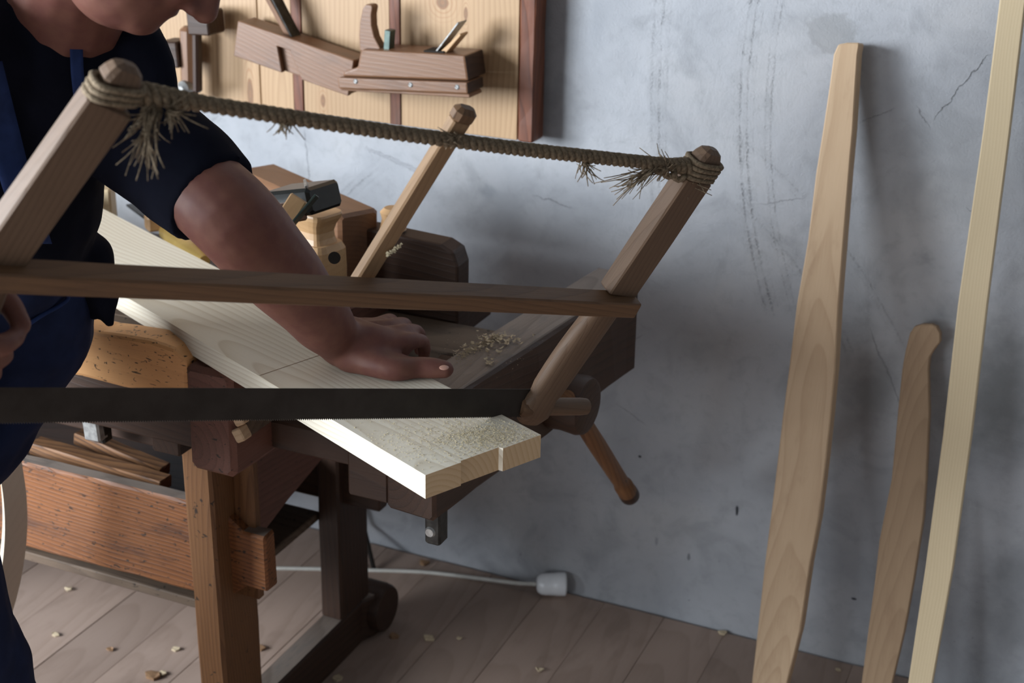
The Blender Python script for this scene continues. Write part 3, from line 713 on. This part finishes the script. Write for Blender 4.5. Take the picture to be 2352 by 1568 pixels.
# rope turns round both necks
def wraps(c, u, side, nrm, n, name):
    vs, fs = [], []
    for j in range(n):
        P = []
        for i in range(25):
            a_ = 2*pi*i/24; e = .6
            P.append(c+u*((j-(n-1)/2)*.0062+.0015*sin(a_))+side*math.copysign(abs(cos(a_))**e, cos(a_))*.0205+nrm*math.copysign(abs(sin(a_))**e, sin(a_))*.0150)
        tube_data(P, .0034, 6, vs, fs)
    mobj(name, [v-c for v in vs], fs, M['rope'], Matrix.Translation(c), fsaw, True)
wraps(TR, uR, SD, Nn, 4, 'rope_turns'); wraps(TL, uL, SD, Nn, 3, 'rope_turns')
def tuft(c, main, n, ln, spread, name='frayed_end', seed=1):
    rr = random.Random(seed); vs, fs = [], []; main = V(main).normalized()
    for i in range(n):
        d0 = (main+V((rr.gauss(0, spread), rr.gauss(0, spread), rr.gauss(0, spread)))).normalized()
        cv = V((rr.gauss(0, 1), rr.gauss(0, 1), rr.gauss(0, 1)))*.35
        L_ = ln*rr.uniform(.5, 1.1); s0 = c+V((rr.gauss(0, 1), rr.gauss(0, 1), rr.gauss(0, 1)))*.003
        P = [s0+d0*L_*k/6+cv*L_*(k/6)**2*.8 for k in range(7)]
        tube_data(P, [.0009*(1-.5*k/6) for k in range(7)], 4, vs, fs)
    o = mobj(name, [v-c for v in vs], fs, M['rope'], Matrix.Translation(c), fsaw, True); o['kind'] = 'stuff'; return o
img = lambda x, y: (cR*x-cU*y)
rpt = lambda px: R0p + rd*Lr*px
tuft(sp_(1345, 372, .003), img(.05, 1), 26, .019, .45, seed=2)
tuft(sp_(1500, 385, .006), img(-.85, .55), 34, .050, .13, seed=3)
tuft(sp_(1530, 385, .008), img(-.5, .3), 40, .022, .9, seed=4)
tuft(sp_(1600, 415, .008), img(.5, .5), 24, .016, .9, seed=5)
tuft(sp_(345, 262, .012), img(-.10, 1), 34, .048, .10, seed=6)
tuft(sp_(345, 258, .012), img(-.5, .7), 16, .045, .30, seed=8)
tuft(sp_(390, 250, .01), img(.3, .5), 30, .020, .9, seed=7)
tuft(sp_(655, 275, .0), img(0, 1), 60, .013, .7, seed=9)
tuft(sp_(1050, 318, .01), img(-.6, .3), 14, .012, .9, seed=10)
kn = sp_(1520, 385, .004)
for i, q in enumerate(((1515, 384), (1537, 395), (1560, 402), (348, 258))):
    c = sp_(*q, .006); vs, fs = tube_data([V((0, 0, 0))+(cR*cos(a_/8*2*pi)+cU*sin(a_/8*2*pi)*.8)*.006+cF*.004*cos(a_) for a_ in range(9)], .0038, 7)
    mobj('knot', vs, fs, M['rope'], Matrix.Translation(c), fsaw, True)
# toggle stick that twists the rope
ta = sp_(1058, 272, -.006); tb = sp_(838, 628, -.016)
bar('toggle_stick', tb-(ta-tb).normalized()*.02, ta, .014, .022, SD, M['toggle'], fsaw, ch=.002, n=8, prof=lambda t: (1, (.95 if t < .88 else (.70 if t < .95 else 1.0)), 0, 0))
bar('toggle_head', ta-(ta-tb).normalized()*.004, ta+(ta-tb).normalized()*.014, .018, .026, SD, M['saw_beam'], fsaw, ch=.005)
# wood crumbs stuck to the toggle
rr = random.Random(12); vs, fs = [], []
for i in range(60):
    t_ = rr.random(); crumb(sp_(888+t_*34, 588-t_*26+rr.gauss(0, 3), -.004), rr.uniform(.001, .0022))
mobj('crumbs', vs, fs, M['sawdust'], None, fsaw)['kind'] = 'stuff'

# ------------------------------------------------------------ blanks leaning on the wall
def leaning(name, rows, y_top, y_bot, z_top, th, mat, label, cat, hookx=None):
    """rows: (py, left px, right px); surface lies in a plane leaning from the floor to the wall"""
    n0 = V((0, y_top-y_bot, z_top)).normalized(); nrm = V((0, -n0.z, n0.y))
    base = V((0, y_bot, 0))
    def hit(px, py): r_ = ray(px, py); return CAMP+r_*((base-CAMP).dot(nrm)/r_.dot(nrm))
    Ls = [hit(r[1], r[0]) for r in rows]; Rs = [hit(r[2], r[0]) for r in rows]
    def ext(Ps):
        a_, b_ = Ps[-2], Ps[-1]; d = (b_-a_); k = -b_.z/d.z if d.z else 0; return b_+d*k
    Ls.append(ext(Ls)); Rs.append(ext(Rs))
    c = (Ls[0]+Rs[0]+Ls[-1]+Rs[-1])/4; axx = ((Ls[0]+Rs[0])-(Ls[-1]+Rs[-1])).normalized()
    mw = frame(c, axx, nrm*-1)   # local x along, z into wall? y across
    inv = mw.inverted()
    bm = bmesh.new(); loop = [inv @ p for p in Ls]+[inv @ p for p in reversed(Rs)]
    if hookx: loop = [inv @ hit(*q) for q in hookx] + [inv @ p for p in reversed(Rs)] + [inv @ p for p in []]
    f = bm.faces.new([bm.verts.new((p.x, p.y, 0)) for p in loop])
    r = bmesh.ops.extrude_face_region(bm, geom=[f]); bmesh.ops.translate(bm, verts=[g for g in r['geom'] if isinstance(g, bmesh.types.BMVert)], vec=(0, 0, th))
    bmesh.ops.recalc_face_normals(bm, faces=bm.faces)
    bmesh.ops.bevel(bm, geom=[e for e in bm.edges if e.calc_face_angle(0) > .9], offset=.002, segments=1, affect='EDGES', clamp_overlap=True)
    o = bmobj(name, bm, mat, mw); tag(o, label, cat); return o
leaning('wooden_blank', [(98, 1945, 1971), (102, 1925, 1974), (125, 1915, 1970), (200, 1905, 1965), (300, 1890, 1959), (400, 1874, 1950), (550, 1856, 1938), (700, 1830, 1926), (850, 1812, 1918), (955, 1798, 1908), (1050, 1787, 1898), (1190, 1770, 1881), (1300, 1756, 1860), (1450, 1740, 1838), (1568, 1727, 1808)],
        -.052, -.27, 1.17, .042, M['ash'], 'broad tapering ash blank leaning on the grey wall, largest of the three', 'blank')
leaning('wooden_blank', [(745, 2118, 2140), (750, 2100, 2152), (765, 2090, 2160), (785, 2085, 2160), (805, 2080, 2145), (820, 2077, 2136), (850, 2072, 2133), (950, 2062, 2135), (1100, 2048, 2128), (1190, 2030, 2122), (1240, 2020, 2114), (1330, 2010, 2100), (1450, 1994, 2078), (1568, 1979, 2050)],
        -.045, -.21, .72, .024, M['ash_dark'], 'short brown axe-handle-like blank with a hooked rounded top, leaning on the wall', 'blank')
leaning('wooden_blank', [(-60, 2300, 2362), (0, 2296, 2356), (300, 2258, 2320), (700, 2200, 2268), (1000, 2166, 2232), (1300, 2126, 2190), (1568, 2086, 2142)],
        -.034, -.30, 1.35, .022, M['ash_pale'], 'long narrow pale straight-grained batten leaning on the wall at the far right', 'batten')

# ------------------------------------------------------------ plug, cable, small things on the floor
pc_ = V((-.955, -.052, .024)); pd = V((.93, .36, 0)).normalized()
so_ = thing('light_socket', pc_, 'white porcelain socket lying on the floor against the wall', 'socket')
a = onz(1232, 1341, .026); b = onz(1300, 1341, .026)
turned('body', a, b, [(0, .010), (.04, .016), (.15, .021), (.3, .0225), (.62, .0230), (.64, .0238), (.96, .0245), (1, .0225)], M['porcelain'], so_, 32)
dd = (b-a).normalized()
turned('face', b-dd*.001, b+dd*.001, [(0, .019), (1, .018)], M['cable'], so_, 24)
tube('cable', catmull([a+V((0, 0, 0)), onz(1180, 1338, .012), onz(1100, 1328, .006), onz(980, 1314, .004), onz(850, 1309, .004), onz(720, 1306, .004), onz(600, 1306, .004), onz(480, 1320, .004), onz(350, 1300, .004)]), .0042, M['cable'], so_, 8)
o = tube('iron_rod', [onz(858, 1305, .005), ony(835, 1205, -.02), ony(826, 1140, -.012)], .005, M['dark']); tag(o, 'thin dark rod leaning on the wall behind the rear bench leg', 'rod')
# bent pale stave at the left
sv = []; P0 = onz(25, 1418, .0)
bs = [(50, 1060), (60, 1130), (63, 1200), (58, 1270), (45, 1345), (25, 1418), (2, 1490), (-30, 1580), (-70, 1690)]
YS = -.88
n0 = V((.4, -.9, 0)).normalized()
bm = bmesh.new(); rows = []
pp = catmull([ony(*q, YS) for q in bs], 5)
for p in pp:
    rows.append([bm.verts.new(p+V((-.045, -.005, 0))), bm.verts.new(p+V((-.018, -.030, 0))), bm.verts.new(p), bm.verts.new(p+V((-.03, .025, 0)))])
for i in range(len(rows)-1):
    for k in range(4): bm.faces.new((rows[i][k], rows[i][(k+1) % 4], rows[i+1][(k+1) % 4], rows[i+1][k]))
bm.faces.new(rows[0]); bm.faces.new(rows[-1])
o = bmobj('bent_stave', bm, M['cream']); tag(o, 'cream curved piece of bent wood behind the trouser leg, in front of the bench stretcher', 'stave')
# chips
chips = [((985, 1465), .016, 'chip', 'square pale wood chip on the floor right of the rear bench foot'),
         ((598, 1487), .012, 'chipbrown', 'small brown wood chip on the floor just right of the front bench leg'),
         ((405, 1490), .010, 'chip', 'tiny pale wood chip on the shaded floor left of the front bench leg'),
         ((350, 1552), .017, 'chipbrown', 'curled brown wood chip at the bottom edge left of the front bench leg'),
         ((372, 1546), .010, 'chip', 'pale wood chip touching the curled brown chip at the bottom edge'),
         ((252, 1490), .009, 'chipbrown', 'dull wood chip on the shaded floor, between the trouser leg and tiny pale chip'),
         ((158, 1352), .009, 'chip', 'faint wood chip in shadow beneath the orange stretcher'),
         ((127, 1457), .009, 'chip', 'faint pale wood chip on the floor nearest the trouser leg'),
         ((905, 1460), .011, 'chipbrown', 'brown wood chip on the floor left of the square pale chip'),
         ((1660, 1452), .010, 'chip', 'pale wood chip at the wall foot left of the broad blank'),
         ((1240, 1537), .008, 'chip', 'small pale chip on the lit floor below the light socket'),
         ((1925, 1537), .006, 'chip', 'tiny pale crumb on the floor between the two left blanks'),
         ((776, 1556), .012, 'chip', 'thin upright pale sliver on the floor right of the bench runner'),
         ((975, 1292), .012, 'chipbrown', 'brown wood chip at the wall foot beneath the iron dog'),
         ((1055, 1465), .006, 'chip', 'tiny crumb of wood right of the square pale chip')]
for i, (q, s, m_, lab) in enumerate(chips):
    rr = random.Random(i+40); p = onz(*q, .0025); an = rr.random()*3
    n = 6 if i != 0 else 4
    pts = [(cos(an+2*pi*k/n)*s*rr.uniform(.7, 1.1), sin(an+2*pi*k/n)*s*rr.uniform(.55, .9)) for k in range(n)]
    bm = bmesh.new(); f = bm.faces.new([bm.verts.new((x_, y_, -.002+.004*abs(x_)/s*(rr.random()))) for x_, y_ in pts])
    r = bmesh.ops.extrude_face_region(bm, geom=[f]); bmesh.ops.translate(bm, verts=[g for g in r['geom'] if isinstance(g, bmesh.types.BMVert)], vec=(0, 0, s*.3))
    o = bmobj('wood_chip', bm, M[m_], Matrix.Translation(p)); tag(o, lab, 'wood chip')
# shavings on the end beam
rr = random.Random(5); vs, fs = [], []
def flake(c, L_, w_, q):
    b0 = len(vs); d = V((cos(q), sin(q), 0)); s = V((-sin(q), cos(q), 0)); cu = rr.uniform(.1, .5); tl = rr.gauss(0, .5)
    for k in range(4):
        t_ = k/3-.5; z_ = (cu*(t_*t_)*L_*2)
        vs.append(c+d*L_*t_+s*w_/2+V((0, 0, z_+tl*w_/2))); vs.append(c+d*L_*t_-s*w_/2+V((0, 0, z_-tl*w_/2)))
    for k in range(3): fs.append((b0+2*k, b0+2*k+1, b0+2*k+3, b0+2*k+2))
for i in range(90):
    q = (rr.gauss(1140, 34), 0); q = (q[0], 785-.28*(q[0]-1140)*.3+rr.gauss(0, 9))
    flake(onz(*q, .8045)+V((0, 0, rr.random()*.004)), rr.uniform(.003, .011), rr.uniform(.0015, .004), rr.random()*6)
for i in range(14): flake(onz(rr.gauss(1125, 8), rr.gauss(828, 6), .8045), rr.uniform(.004, .008), .002, rr.random()*6)
for i in range(500):
    t_ = rr.random(); crumb(onz(1050+t_*95+rr.gauss(0, 6), 818-t_*46+rr.gauss(0, 5), .803), rr.uniform(.0006, .0016))
for i in range(160): crumb(onz(rr.gauss(1120, 40), rr.gauss(815, 22), .803), rr.uniform(.0004, .001))
o = mobj('wood_shavings', vs, fs, M['chip']); tag(o, 'little heap of pale shavings and sawdust on top of the dark end beam', 'shavings', kind='stuff')

# ------------------------------------------------------------ person
pr_ = thing('person', (-1.45, -1.15, 0), 'person in black shirt and blue overalls bending over the bench, holding saw and board', 'person')
class Blob:
    def __init__(s): s.v = []; s.f = []
    def caps(s, P, R, seg=14, sub=5):
        """rounded tapered chain with smooth centre line"""
        pts = catmull(P, sub) if len(P) > 2 else [V(P[0]).lerp(V(P[1]), k/sub) for k in range(sub+1)]
        n = len(P)-1; rr_ = []
        for i in range(len(pts)):
            t = i/(len(pts)-1)*n; k = min(int(t), n-1); u = t-k; u = u*u*(3-2*u); rr_.append(R[k]*(1-u)+R[k+1]*u)
        s.tube(pts, rr_, seg)
        s.ell(pts[0], (rr_[0],)*3); s.ell(pts[-1], (rr_[-1],)*3)
    def tube(s, P, R, seg=14): tube_data(P, R, seg, s.v, s.f)
    def ell(s, c, r, X=(1, 0, 0), Z=(0, 0, 1), nu=16, nv=10):
        m = frame((0, 0, 0), X, Z).to_3x3(); c = V(c); b0 = len(s.v)
        for i in range(1, nv):
            th_ = pi*i/nv
            for k in range(nu):
                ph = 2*pi*k/nu; s.v.append(c+m @ V((r[0]*sin(th_)*cos(ph), r[1]*sin(th_)*sin(ph), r[2]*cos(th_))))
        t = len(s.v); s.v.append(c+m @ V((0, 0, r[2]))); s.v.append(c+m @ V((0, 0, -r[2])))
        for i in range(nv-2):
            for k in range(nu): s.f.append((b0+i*nu+k, b0+i*nu+(k+1) % nu, b0+(i+1)*nu+(k+1) % nu, b0+(i+1)*nu+k))
        for k in range(nu):
            s.f.append((b0+k, b0+(k+1) % nu, t)); s.f.append((b0+(nv-2)*nu+k, b0+(nv-2)*nu+(k+1) % nu, t+1))
    def strap(s, P, w, t, nrm):
        """flat band along P"""
        b0 = len(s.v); P = [V(p) for p in P]
        for i, p in enumerate(P):
            d = (P[min(i+1, len(P)-1)]-P[max(i-1, 0)]).normalized(); sd = d.cross(V(nrm)).normalized(); nn = sd.cross(d)
            for a_, b_ in ((1, 1), (-1, 1), (-1, -1), (1, -1)): s.v.append(p+sd*w/2*a_+nn*t/2*b_)
        for i in range(len(P)-1):
            for k in range(4): s.f.append((b0+i*4+k, b0+i*4+(k+1) % 4, b0+(i+1)*4+(k+1) % 4, b0+(i+1)*4+k))
        s.f.append((b0, b0+1, b0+2, b0+3)); e_ = b0+4*(len(P)-1); s.f.append((e_, e_+1, e_+2, e_+3))
    def build(s, name, mat, voxel, smooth=4, parent=pr_, fold=0):
        o = mobj(name, s.v, s.f, mat, Matrix.Identity(4), parent, True)
        m = o.modifiers.new('r', 'REMESH'); m.mode = 'VOXEL'; m.voxel_size = voxel; m.use_smooth_shade = True
        m = o.modifiers.new('s', 'SMOOTH'); m.iterations = smooth; m.factor = .6
        if fold:
            tx = bpy.data.textures.new('folds', 'CLOUDS'); tx.noise_scale = .09; tx.noise_depth = 1
            m = o.modifiers.new('d', 'DISPLACE'); m.texture = tx; m.strength = fold; m.mid_level = .5
        return o
# joints
PEL = V((-1.42, -1.11, .94)); CH = V((-1.26, -1.09, 1.18)); MID = V((-1.29, -1.08, 1.04)); NB = V((-1.165, -1.06, 1.27))
LS = at(300, 290, 1.72); LE = at(535, 500, 1.66); LW = at(785, 790, 1.885)
RS = V((-1.22, -1.33, 1.27)); RE = V((-1.40, -1.56, 1.10))
GR = sp_(-78, 800, .005)              # grip on the saw arm
RW = GR + V((-.085, .0, .012))
fv = V((.60, .33, -.73)).normalized(); sd_ = fv.cross(V((0, 0, 1))).normalized(); hu = sd_.cross(fv).normalized()
NT_ = at(452, 76, 1.52); HC = NT_ - fv*.118 + hu*.035
b = Blob()
# head
b.ell(HC+hu*.035-fv*.012, (.098, .076, .090), fv, hu)
b.ell(HC-hu*.035+fv*.022, (.066, .060, .070), fv, hu)
b.ell(HC-hu*.062+fv*.055, (.034, .040, .026), fv, hu)     # chin
b.ell(HC-hu*.045-fv*.005, (.060, .063, .040), fv, hu)     # jaw
b.ell(HC+fv*.075+hu*.0, (.018, .045, .040), fv, hu)       # cheeks plane
b.ell(HC+fv*.082+hu*.045, (.016, .050, .014), fv, hu)     # brow
b.caps([HC+fv*.082+hu*.035, HC+fv*.098+hu*.008, HC+fv*.108-hu*.012], [.010, .012, .0145], 10)
for s in (-1, 1): b.ell(HC+fv*.096-hu*.017+sd_*s*.013, (.012, .009, .009), fv, hu)
b.ell(HC+fv*.080-hu*.037, (.013, .024, .006), fv, hu); b.ell(HC+fv*.077-hu*.048, (.012, .021, .007), fv, hu)
for s in (-1, 1): b.ell(HC-fv*.012-hu*.002+sd_*s*.078, (.018, .006, .030), fv, hu)
# neck and torso core
b.caps([HC-fv*.035-hu*.03, (HC+NB)/2-fv*.02, NB], [.062, .060, .075])
b.caps([NB, CH, MID, PEL], [.085, .125, .120, .125], 18)
b.caps([RS, NB+V((-.02, -.02, -.01)), LS], [.055, .07, .055])
# left arm
b.caps([LS, LS.lerp(LE, .55), LE, LE.lerp(LW, .35), LE.lerp(LW, .75), LW], [.055, .052, .053, .051, .041, .031], 18, 7)
b.caps([RS, RS.lerp(RE, .5), RE, RE.lerp(RW, .4), RW], [.058, .052, .045, .042, .030], 16)
# legs
HL = V((-1.31, -1.045, .90)); HR = PEL+V((0, -.12, -.03))
KL = V((-1.462, -1.155, .59)); KR = at(-190, 1230, 1.68); FL = V((-1.58, -1.12, .08)); FR = onz(60, 1950, .085)
for h_, k_, f_ in ((HL, KL, FL), (HR, KR, FR)):
    b.caps([h_, h_.lerp(k_, .5), k_, k_.lerp(f_, .4), f_], [.095, .085, .060, .058, .040], 16)
    b.caps([f_+V((-.03, 0, -.03)), f_+V((.16, 0, -.045))], [.035, .030])
# left hand flat on the board, thumb toward the camera side, fingers over the far edge
zt = ZB
def hp(x, y, z): return onz(x, y, z)
palm = [hp(800, 775, .868), hp(850, 790, .866), hp(905, 795, .858)]
b.caps(palm, [.030, .029, .024], 14)
b.caps([hp(805, 815, .857), hp(860, 830, .853), hp(920, 838, .849)], [.024, .020, .0155], 12)
b.caps([LW, hp(815, 790, .868)], [.031, .030])
b.caps([hp(820, 822, .855), hp(900, 846, .850), hp(955, 844, .8475), hp(995, 845, .847), hp(1022, 848, .846)], [.020, .017, .0148, .0145, .0125], 12)
kn = [(930, 785, .868), (915, 765, .870), (890, 752, .869), (862, 748, .866)]
tipz = [(975, 800, .835), (965, 775, .826), (935, 755, .820), (900, 742, .818)]
for i, ((x, y, z), (x2, y2, z2)) in enumerate(zip(kn, tipz)):
    k0 = hp(x-60, y+14-i*4, z-.003); k1 = hp(x, y, z); t1 = hp(x2, y2, z2); mid = k1.lerp(t1, .5)+V((.006, .004, .006))
    b.caps([k0, k1, mid, t1, t1+V((-.004, .004, -.022))], [.014, .0125, .0108, .0098, .0082], 10, 4)
# right hand closed round the saw arm
def hand_grip(c, axis, out, wr):
    """palm behind the bar (toward wr), four fingers wrapped round axis"""
    axis = axis.normalized(); fr2 = (wr-c); fr2 = (fr2-axis*fr2.dot(axis)).normalized(); sd2 = axis.cross(fr2)
    b.caps([wr, c+fr2*.040+axis*.012, c+fr2*.040-axis*.012], [.030, .032, .030])
    b.caps([c+fr2*.036+axis*.034, c+fr2*.036-axis*.034], [.020, .020])
    for i in range(4):
        o2 = axis*((1.5-i)*.0225); P = []
        for a_ in (0, 50, 100, 150, 200):
            a2 = radians(a_+15); P.append(c+o2+(fr2*cos(a2)+sd2*sin(a2)*out)*(.0345-(.003 if a_ > 120 else 0)))
        b.caps(P, [.0122, .0120, .0116, .0108, .0098], 10, 4)
    b.caps([c+fr2*.040+axis*.030, c+axis*.046+fr2*.012-sd2*out*.028, c+axis*.040-fr2*.018-sd2*out*.030], [.016, .0125, .010], 10)
hand_grip(GR, uL, 1, RW)
body = b.build('body', M['skin'], .0036, 9)
# eyes (closed down toward the work)
for s in (-1, 1):
    e_ = Blob(); e_.ell(HC+fv*.074+hu*.028+sd_*s*.031, (.011, .012, .011), fv, hu)
    mobj('eye', e_.v, e_.f, M['eye'], None, pr_, True)
h_ = Blob(); h_.ell(HC+hu*.05-fv*.022, (.100, .081, .086), fv, hu); h_.ell(HC-fv*.055+hu*.0, (.055, .072, .060), fv, hu)
h_.build('hair', M['hair'], .005, 2)
# nails
def nail(c, X, Z, s=1):
    n_ = Blob(); n_.ell(c, (.0065*s, .0050*s, .0012), X, Z, 12, 6); mobj('nail', n_.v, n_.f, M['nail'], None, pr_, True)
M['nail'] = plain('finger nail', (.46, .25, .19), .3, .5)
nail(hp(1020, 844, .8580), (hp(1024, 850, .85)-hp(980, 848, .85)), V((-.1, -.35, .9)))
# short sleeved shirt
s = Blob()
s.caps([NB+V((-.01, -.01, -.01)), CH, MID, PEL+V((.01, 0, .05))], [.10, .150, .138, .150], 20)
s.caps([at(190, 600, 1.86), at(225, 660, 1.87), at(252, 742, 1.88)], [.040, .028, .008], 12)
s.caps([at(190, 600, 1.86), at(215, 660, 1.87), at(215, 720, 1.88)], [.040, .028, .010], 12)
s.caps([RS, NB+V((-.03, -.02, -.02)), LS], [.080, .085, .070], 16)
SE = LS.lerp(LE, .80); s.caps([LS, LS.lerp(LE, .4)], [.072, .068], 18)
s.tube([LS.lerp(LE, .3), LS.lerp(LE, .5), LS.lerp(LE, .7), SE, SE.lerp(LE, .06)], [.069, .067, .0635, .0615, .0605], 20)
s.caps([RS, RS.lerp(RE, .7)], [.078, .072])
s.caps([NB+V((.03, .05, .02)), at(350, 150, 1.66), LS], [.05, .028, .05], 12)
shirt = s.build('shirt', M['shirt'], .0055, 4, fold=.012)
# overalls: trousers, bib, straps, flap
t = Blob()
t.caps([PEL+V((0, 0, .06)), PEL+V((0, 0, -.04))], [.15, .15], 20); t.caps([V((-1.31, -1.045, .97)), V((-1.31, -1.045, .89))], [.118, .118], 18)
t.caps([HL, HL.lerp(KL, .45), KL+V((.0, 0, 0)), KL.lerp(FL, .5), FL+V((0, 0, .03))], [.115, .112, .085, .080, .072], 18)
t.caps([HR+V((.03, .0, .05)), HR.lerp(KR, .45)+V((.03, 0, 0)), KR+V((.0, 0, 0)), KR.lerp(FR, .5), FR+V((0, 0, .03))], [.125, .112, .085, .080, .072], 18)
t.caps([PEL+V((.02, 0, .08)), MID+V((0, -.01, 0))], [.150, .140], 18)
for f_ in (FL, FR):
    sh = Blob(); q0 = V((f_.x, f_.y, 0))
    sh.caps([q0+V((-.05, 0, .048)), q0+V((.06, 0, .046)), q0+V((.19, 0, .038))], [.046, .046, .036], 14); sh.caps([q0+V((-.02, 0, .05)), q0+V((-.01, 0, .13))], [.048, .052], 14)
    sh.build('shoe', M['black'], .006, 3)
tr = t.build('trousers', M['blue'], .006, 4, fold=.018)
def band(name, P, w, th_, nrm, mat):
    s_ = Blob(); s_.strap(catmull(P, 6), w, th_, nrm); o = mobj(name, s_.v, s_.f, mat, None, pr_); return o
from mathutils.bvhtree import BVHTree
def onbody(name, left, right, mat, off=.006, th=.004):
    """cloth strip lying on the shirt between two edge lines"""
    tree = BVHTree.FromPolygons(s.v, s.f); A_ = catmull([V((*q, 0)) for q in left], 5); B_ = catmull([V((*q, 0)) for q in right], 5)
    vs, fs = [], []; nc = 5; last = None
    for a_, b_ in zip(A_, B_):
        for k in range(nc):
            q = a_.lerp(b_, k/(nc-1)); r_ = ray(q.x, q.y); h, n_, _i, dd = tree.ray_cast(CAMP, r_.normalized())
            D_ = ((h-CAMP).dot(cF) if h else last or 1.6); last = D_
            p = at(q.x, q.y, D_-off); vs.append(p); vs.append(p+ray(q.x, q.y)*th)
    for i in range(len(A_)-1):
        for k in range(nc-1):
            for e_ in (0, 1):
                j = (i*nc+k)*2+e_; fs.append((j, j+2, j+2+nc*2, j+nc*2))
    for i in range(len(A_)-1):
        for k in (0, nc-1): j = (i*nc+k)*2; fs.append((j, j+1, j+1+nc*2, j+nc*2))
    for i in (0, len(A_)-1):
        for k in range(nc-1): j = (i*nc+k)*2; fs.append((j, j+1, j+3, j+2))
    return mobj(name, vs, fs, mat, None, pr_, True)
onbody('strap', [(160, 100), (163, 170), (172, 250), (180, 330)], [(190, 95), (193, 170), (205, 250), (215, 330)], M['bluelight'])
onbody('strap', [(-60, 150), (-30, 300), (5, 430), (50, 560)], [(5, 140), (45, 300), (78, 430), (120, 560)], M['bluelight'])

tree_t = BVHTree.FromPolygons(t.v, t.f)
def rim_line(pts, r, mat):
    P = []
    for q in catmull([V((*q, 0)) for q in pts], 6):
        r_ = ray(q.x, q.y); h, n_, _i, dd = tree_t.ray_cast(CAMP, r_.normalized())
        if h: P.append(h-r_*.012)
    if len(P) > 3: tube('hem_highlight', P, r, mat, pr_, 6)
rim_line([(138, 640), (156, 680), (140, 700), (100, 722), (58, 750)], .003, M['bluelight'])  # light catching the hem edge, drawn as a brighter blue line
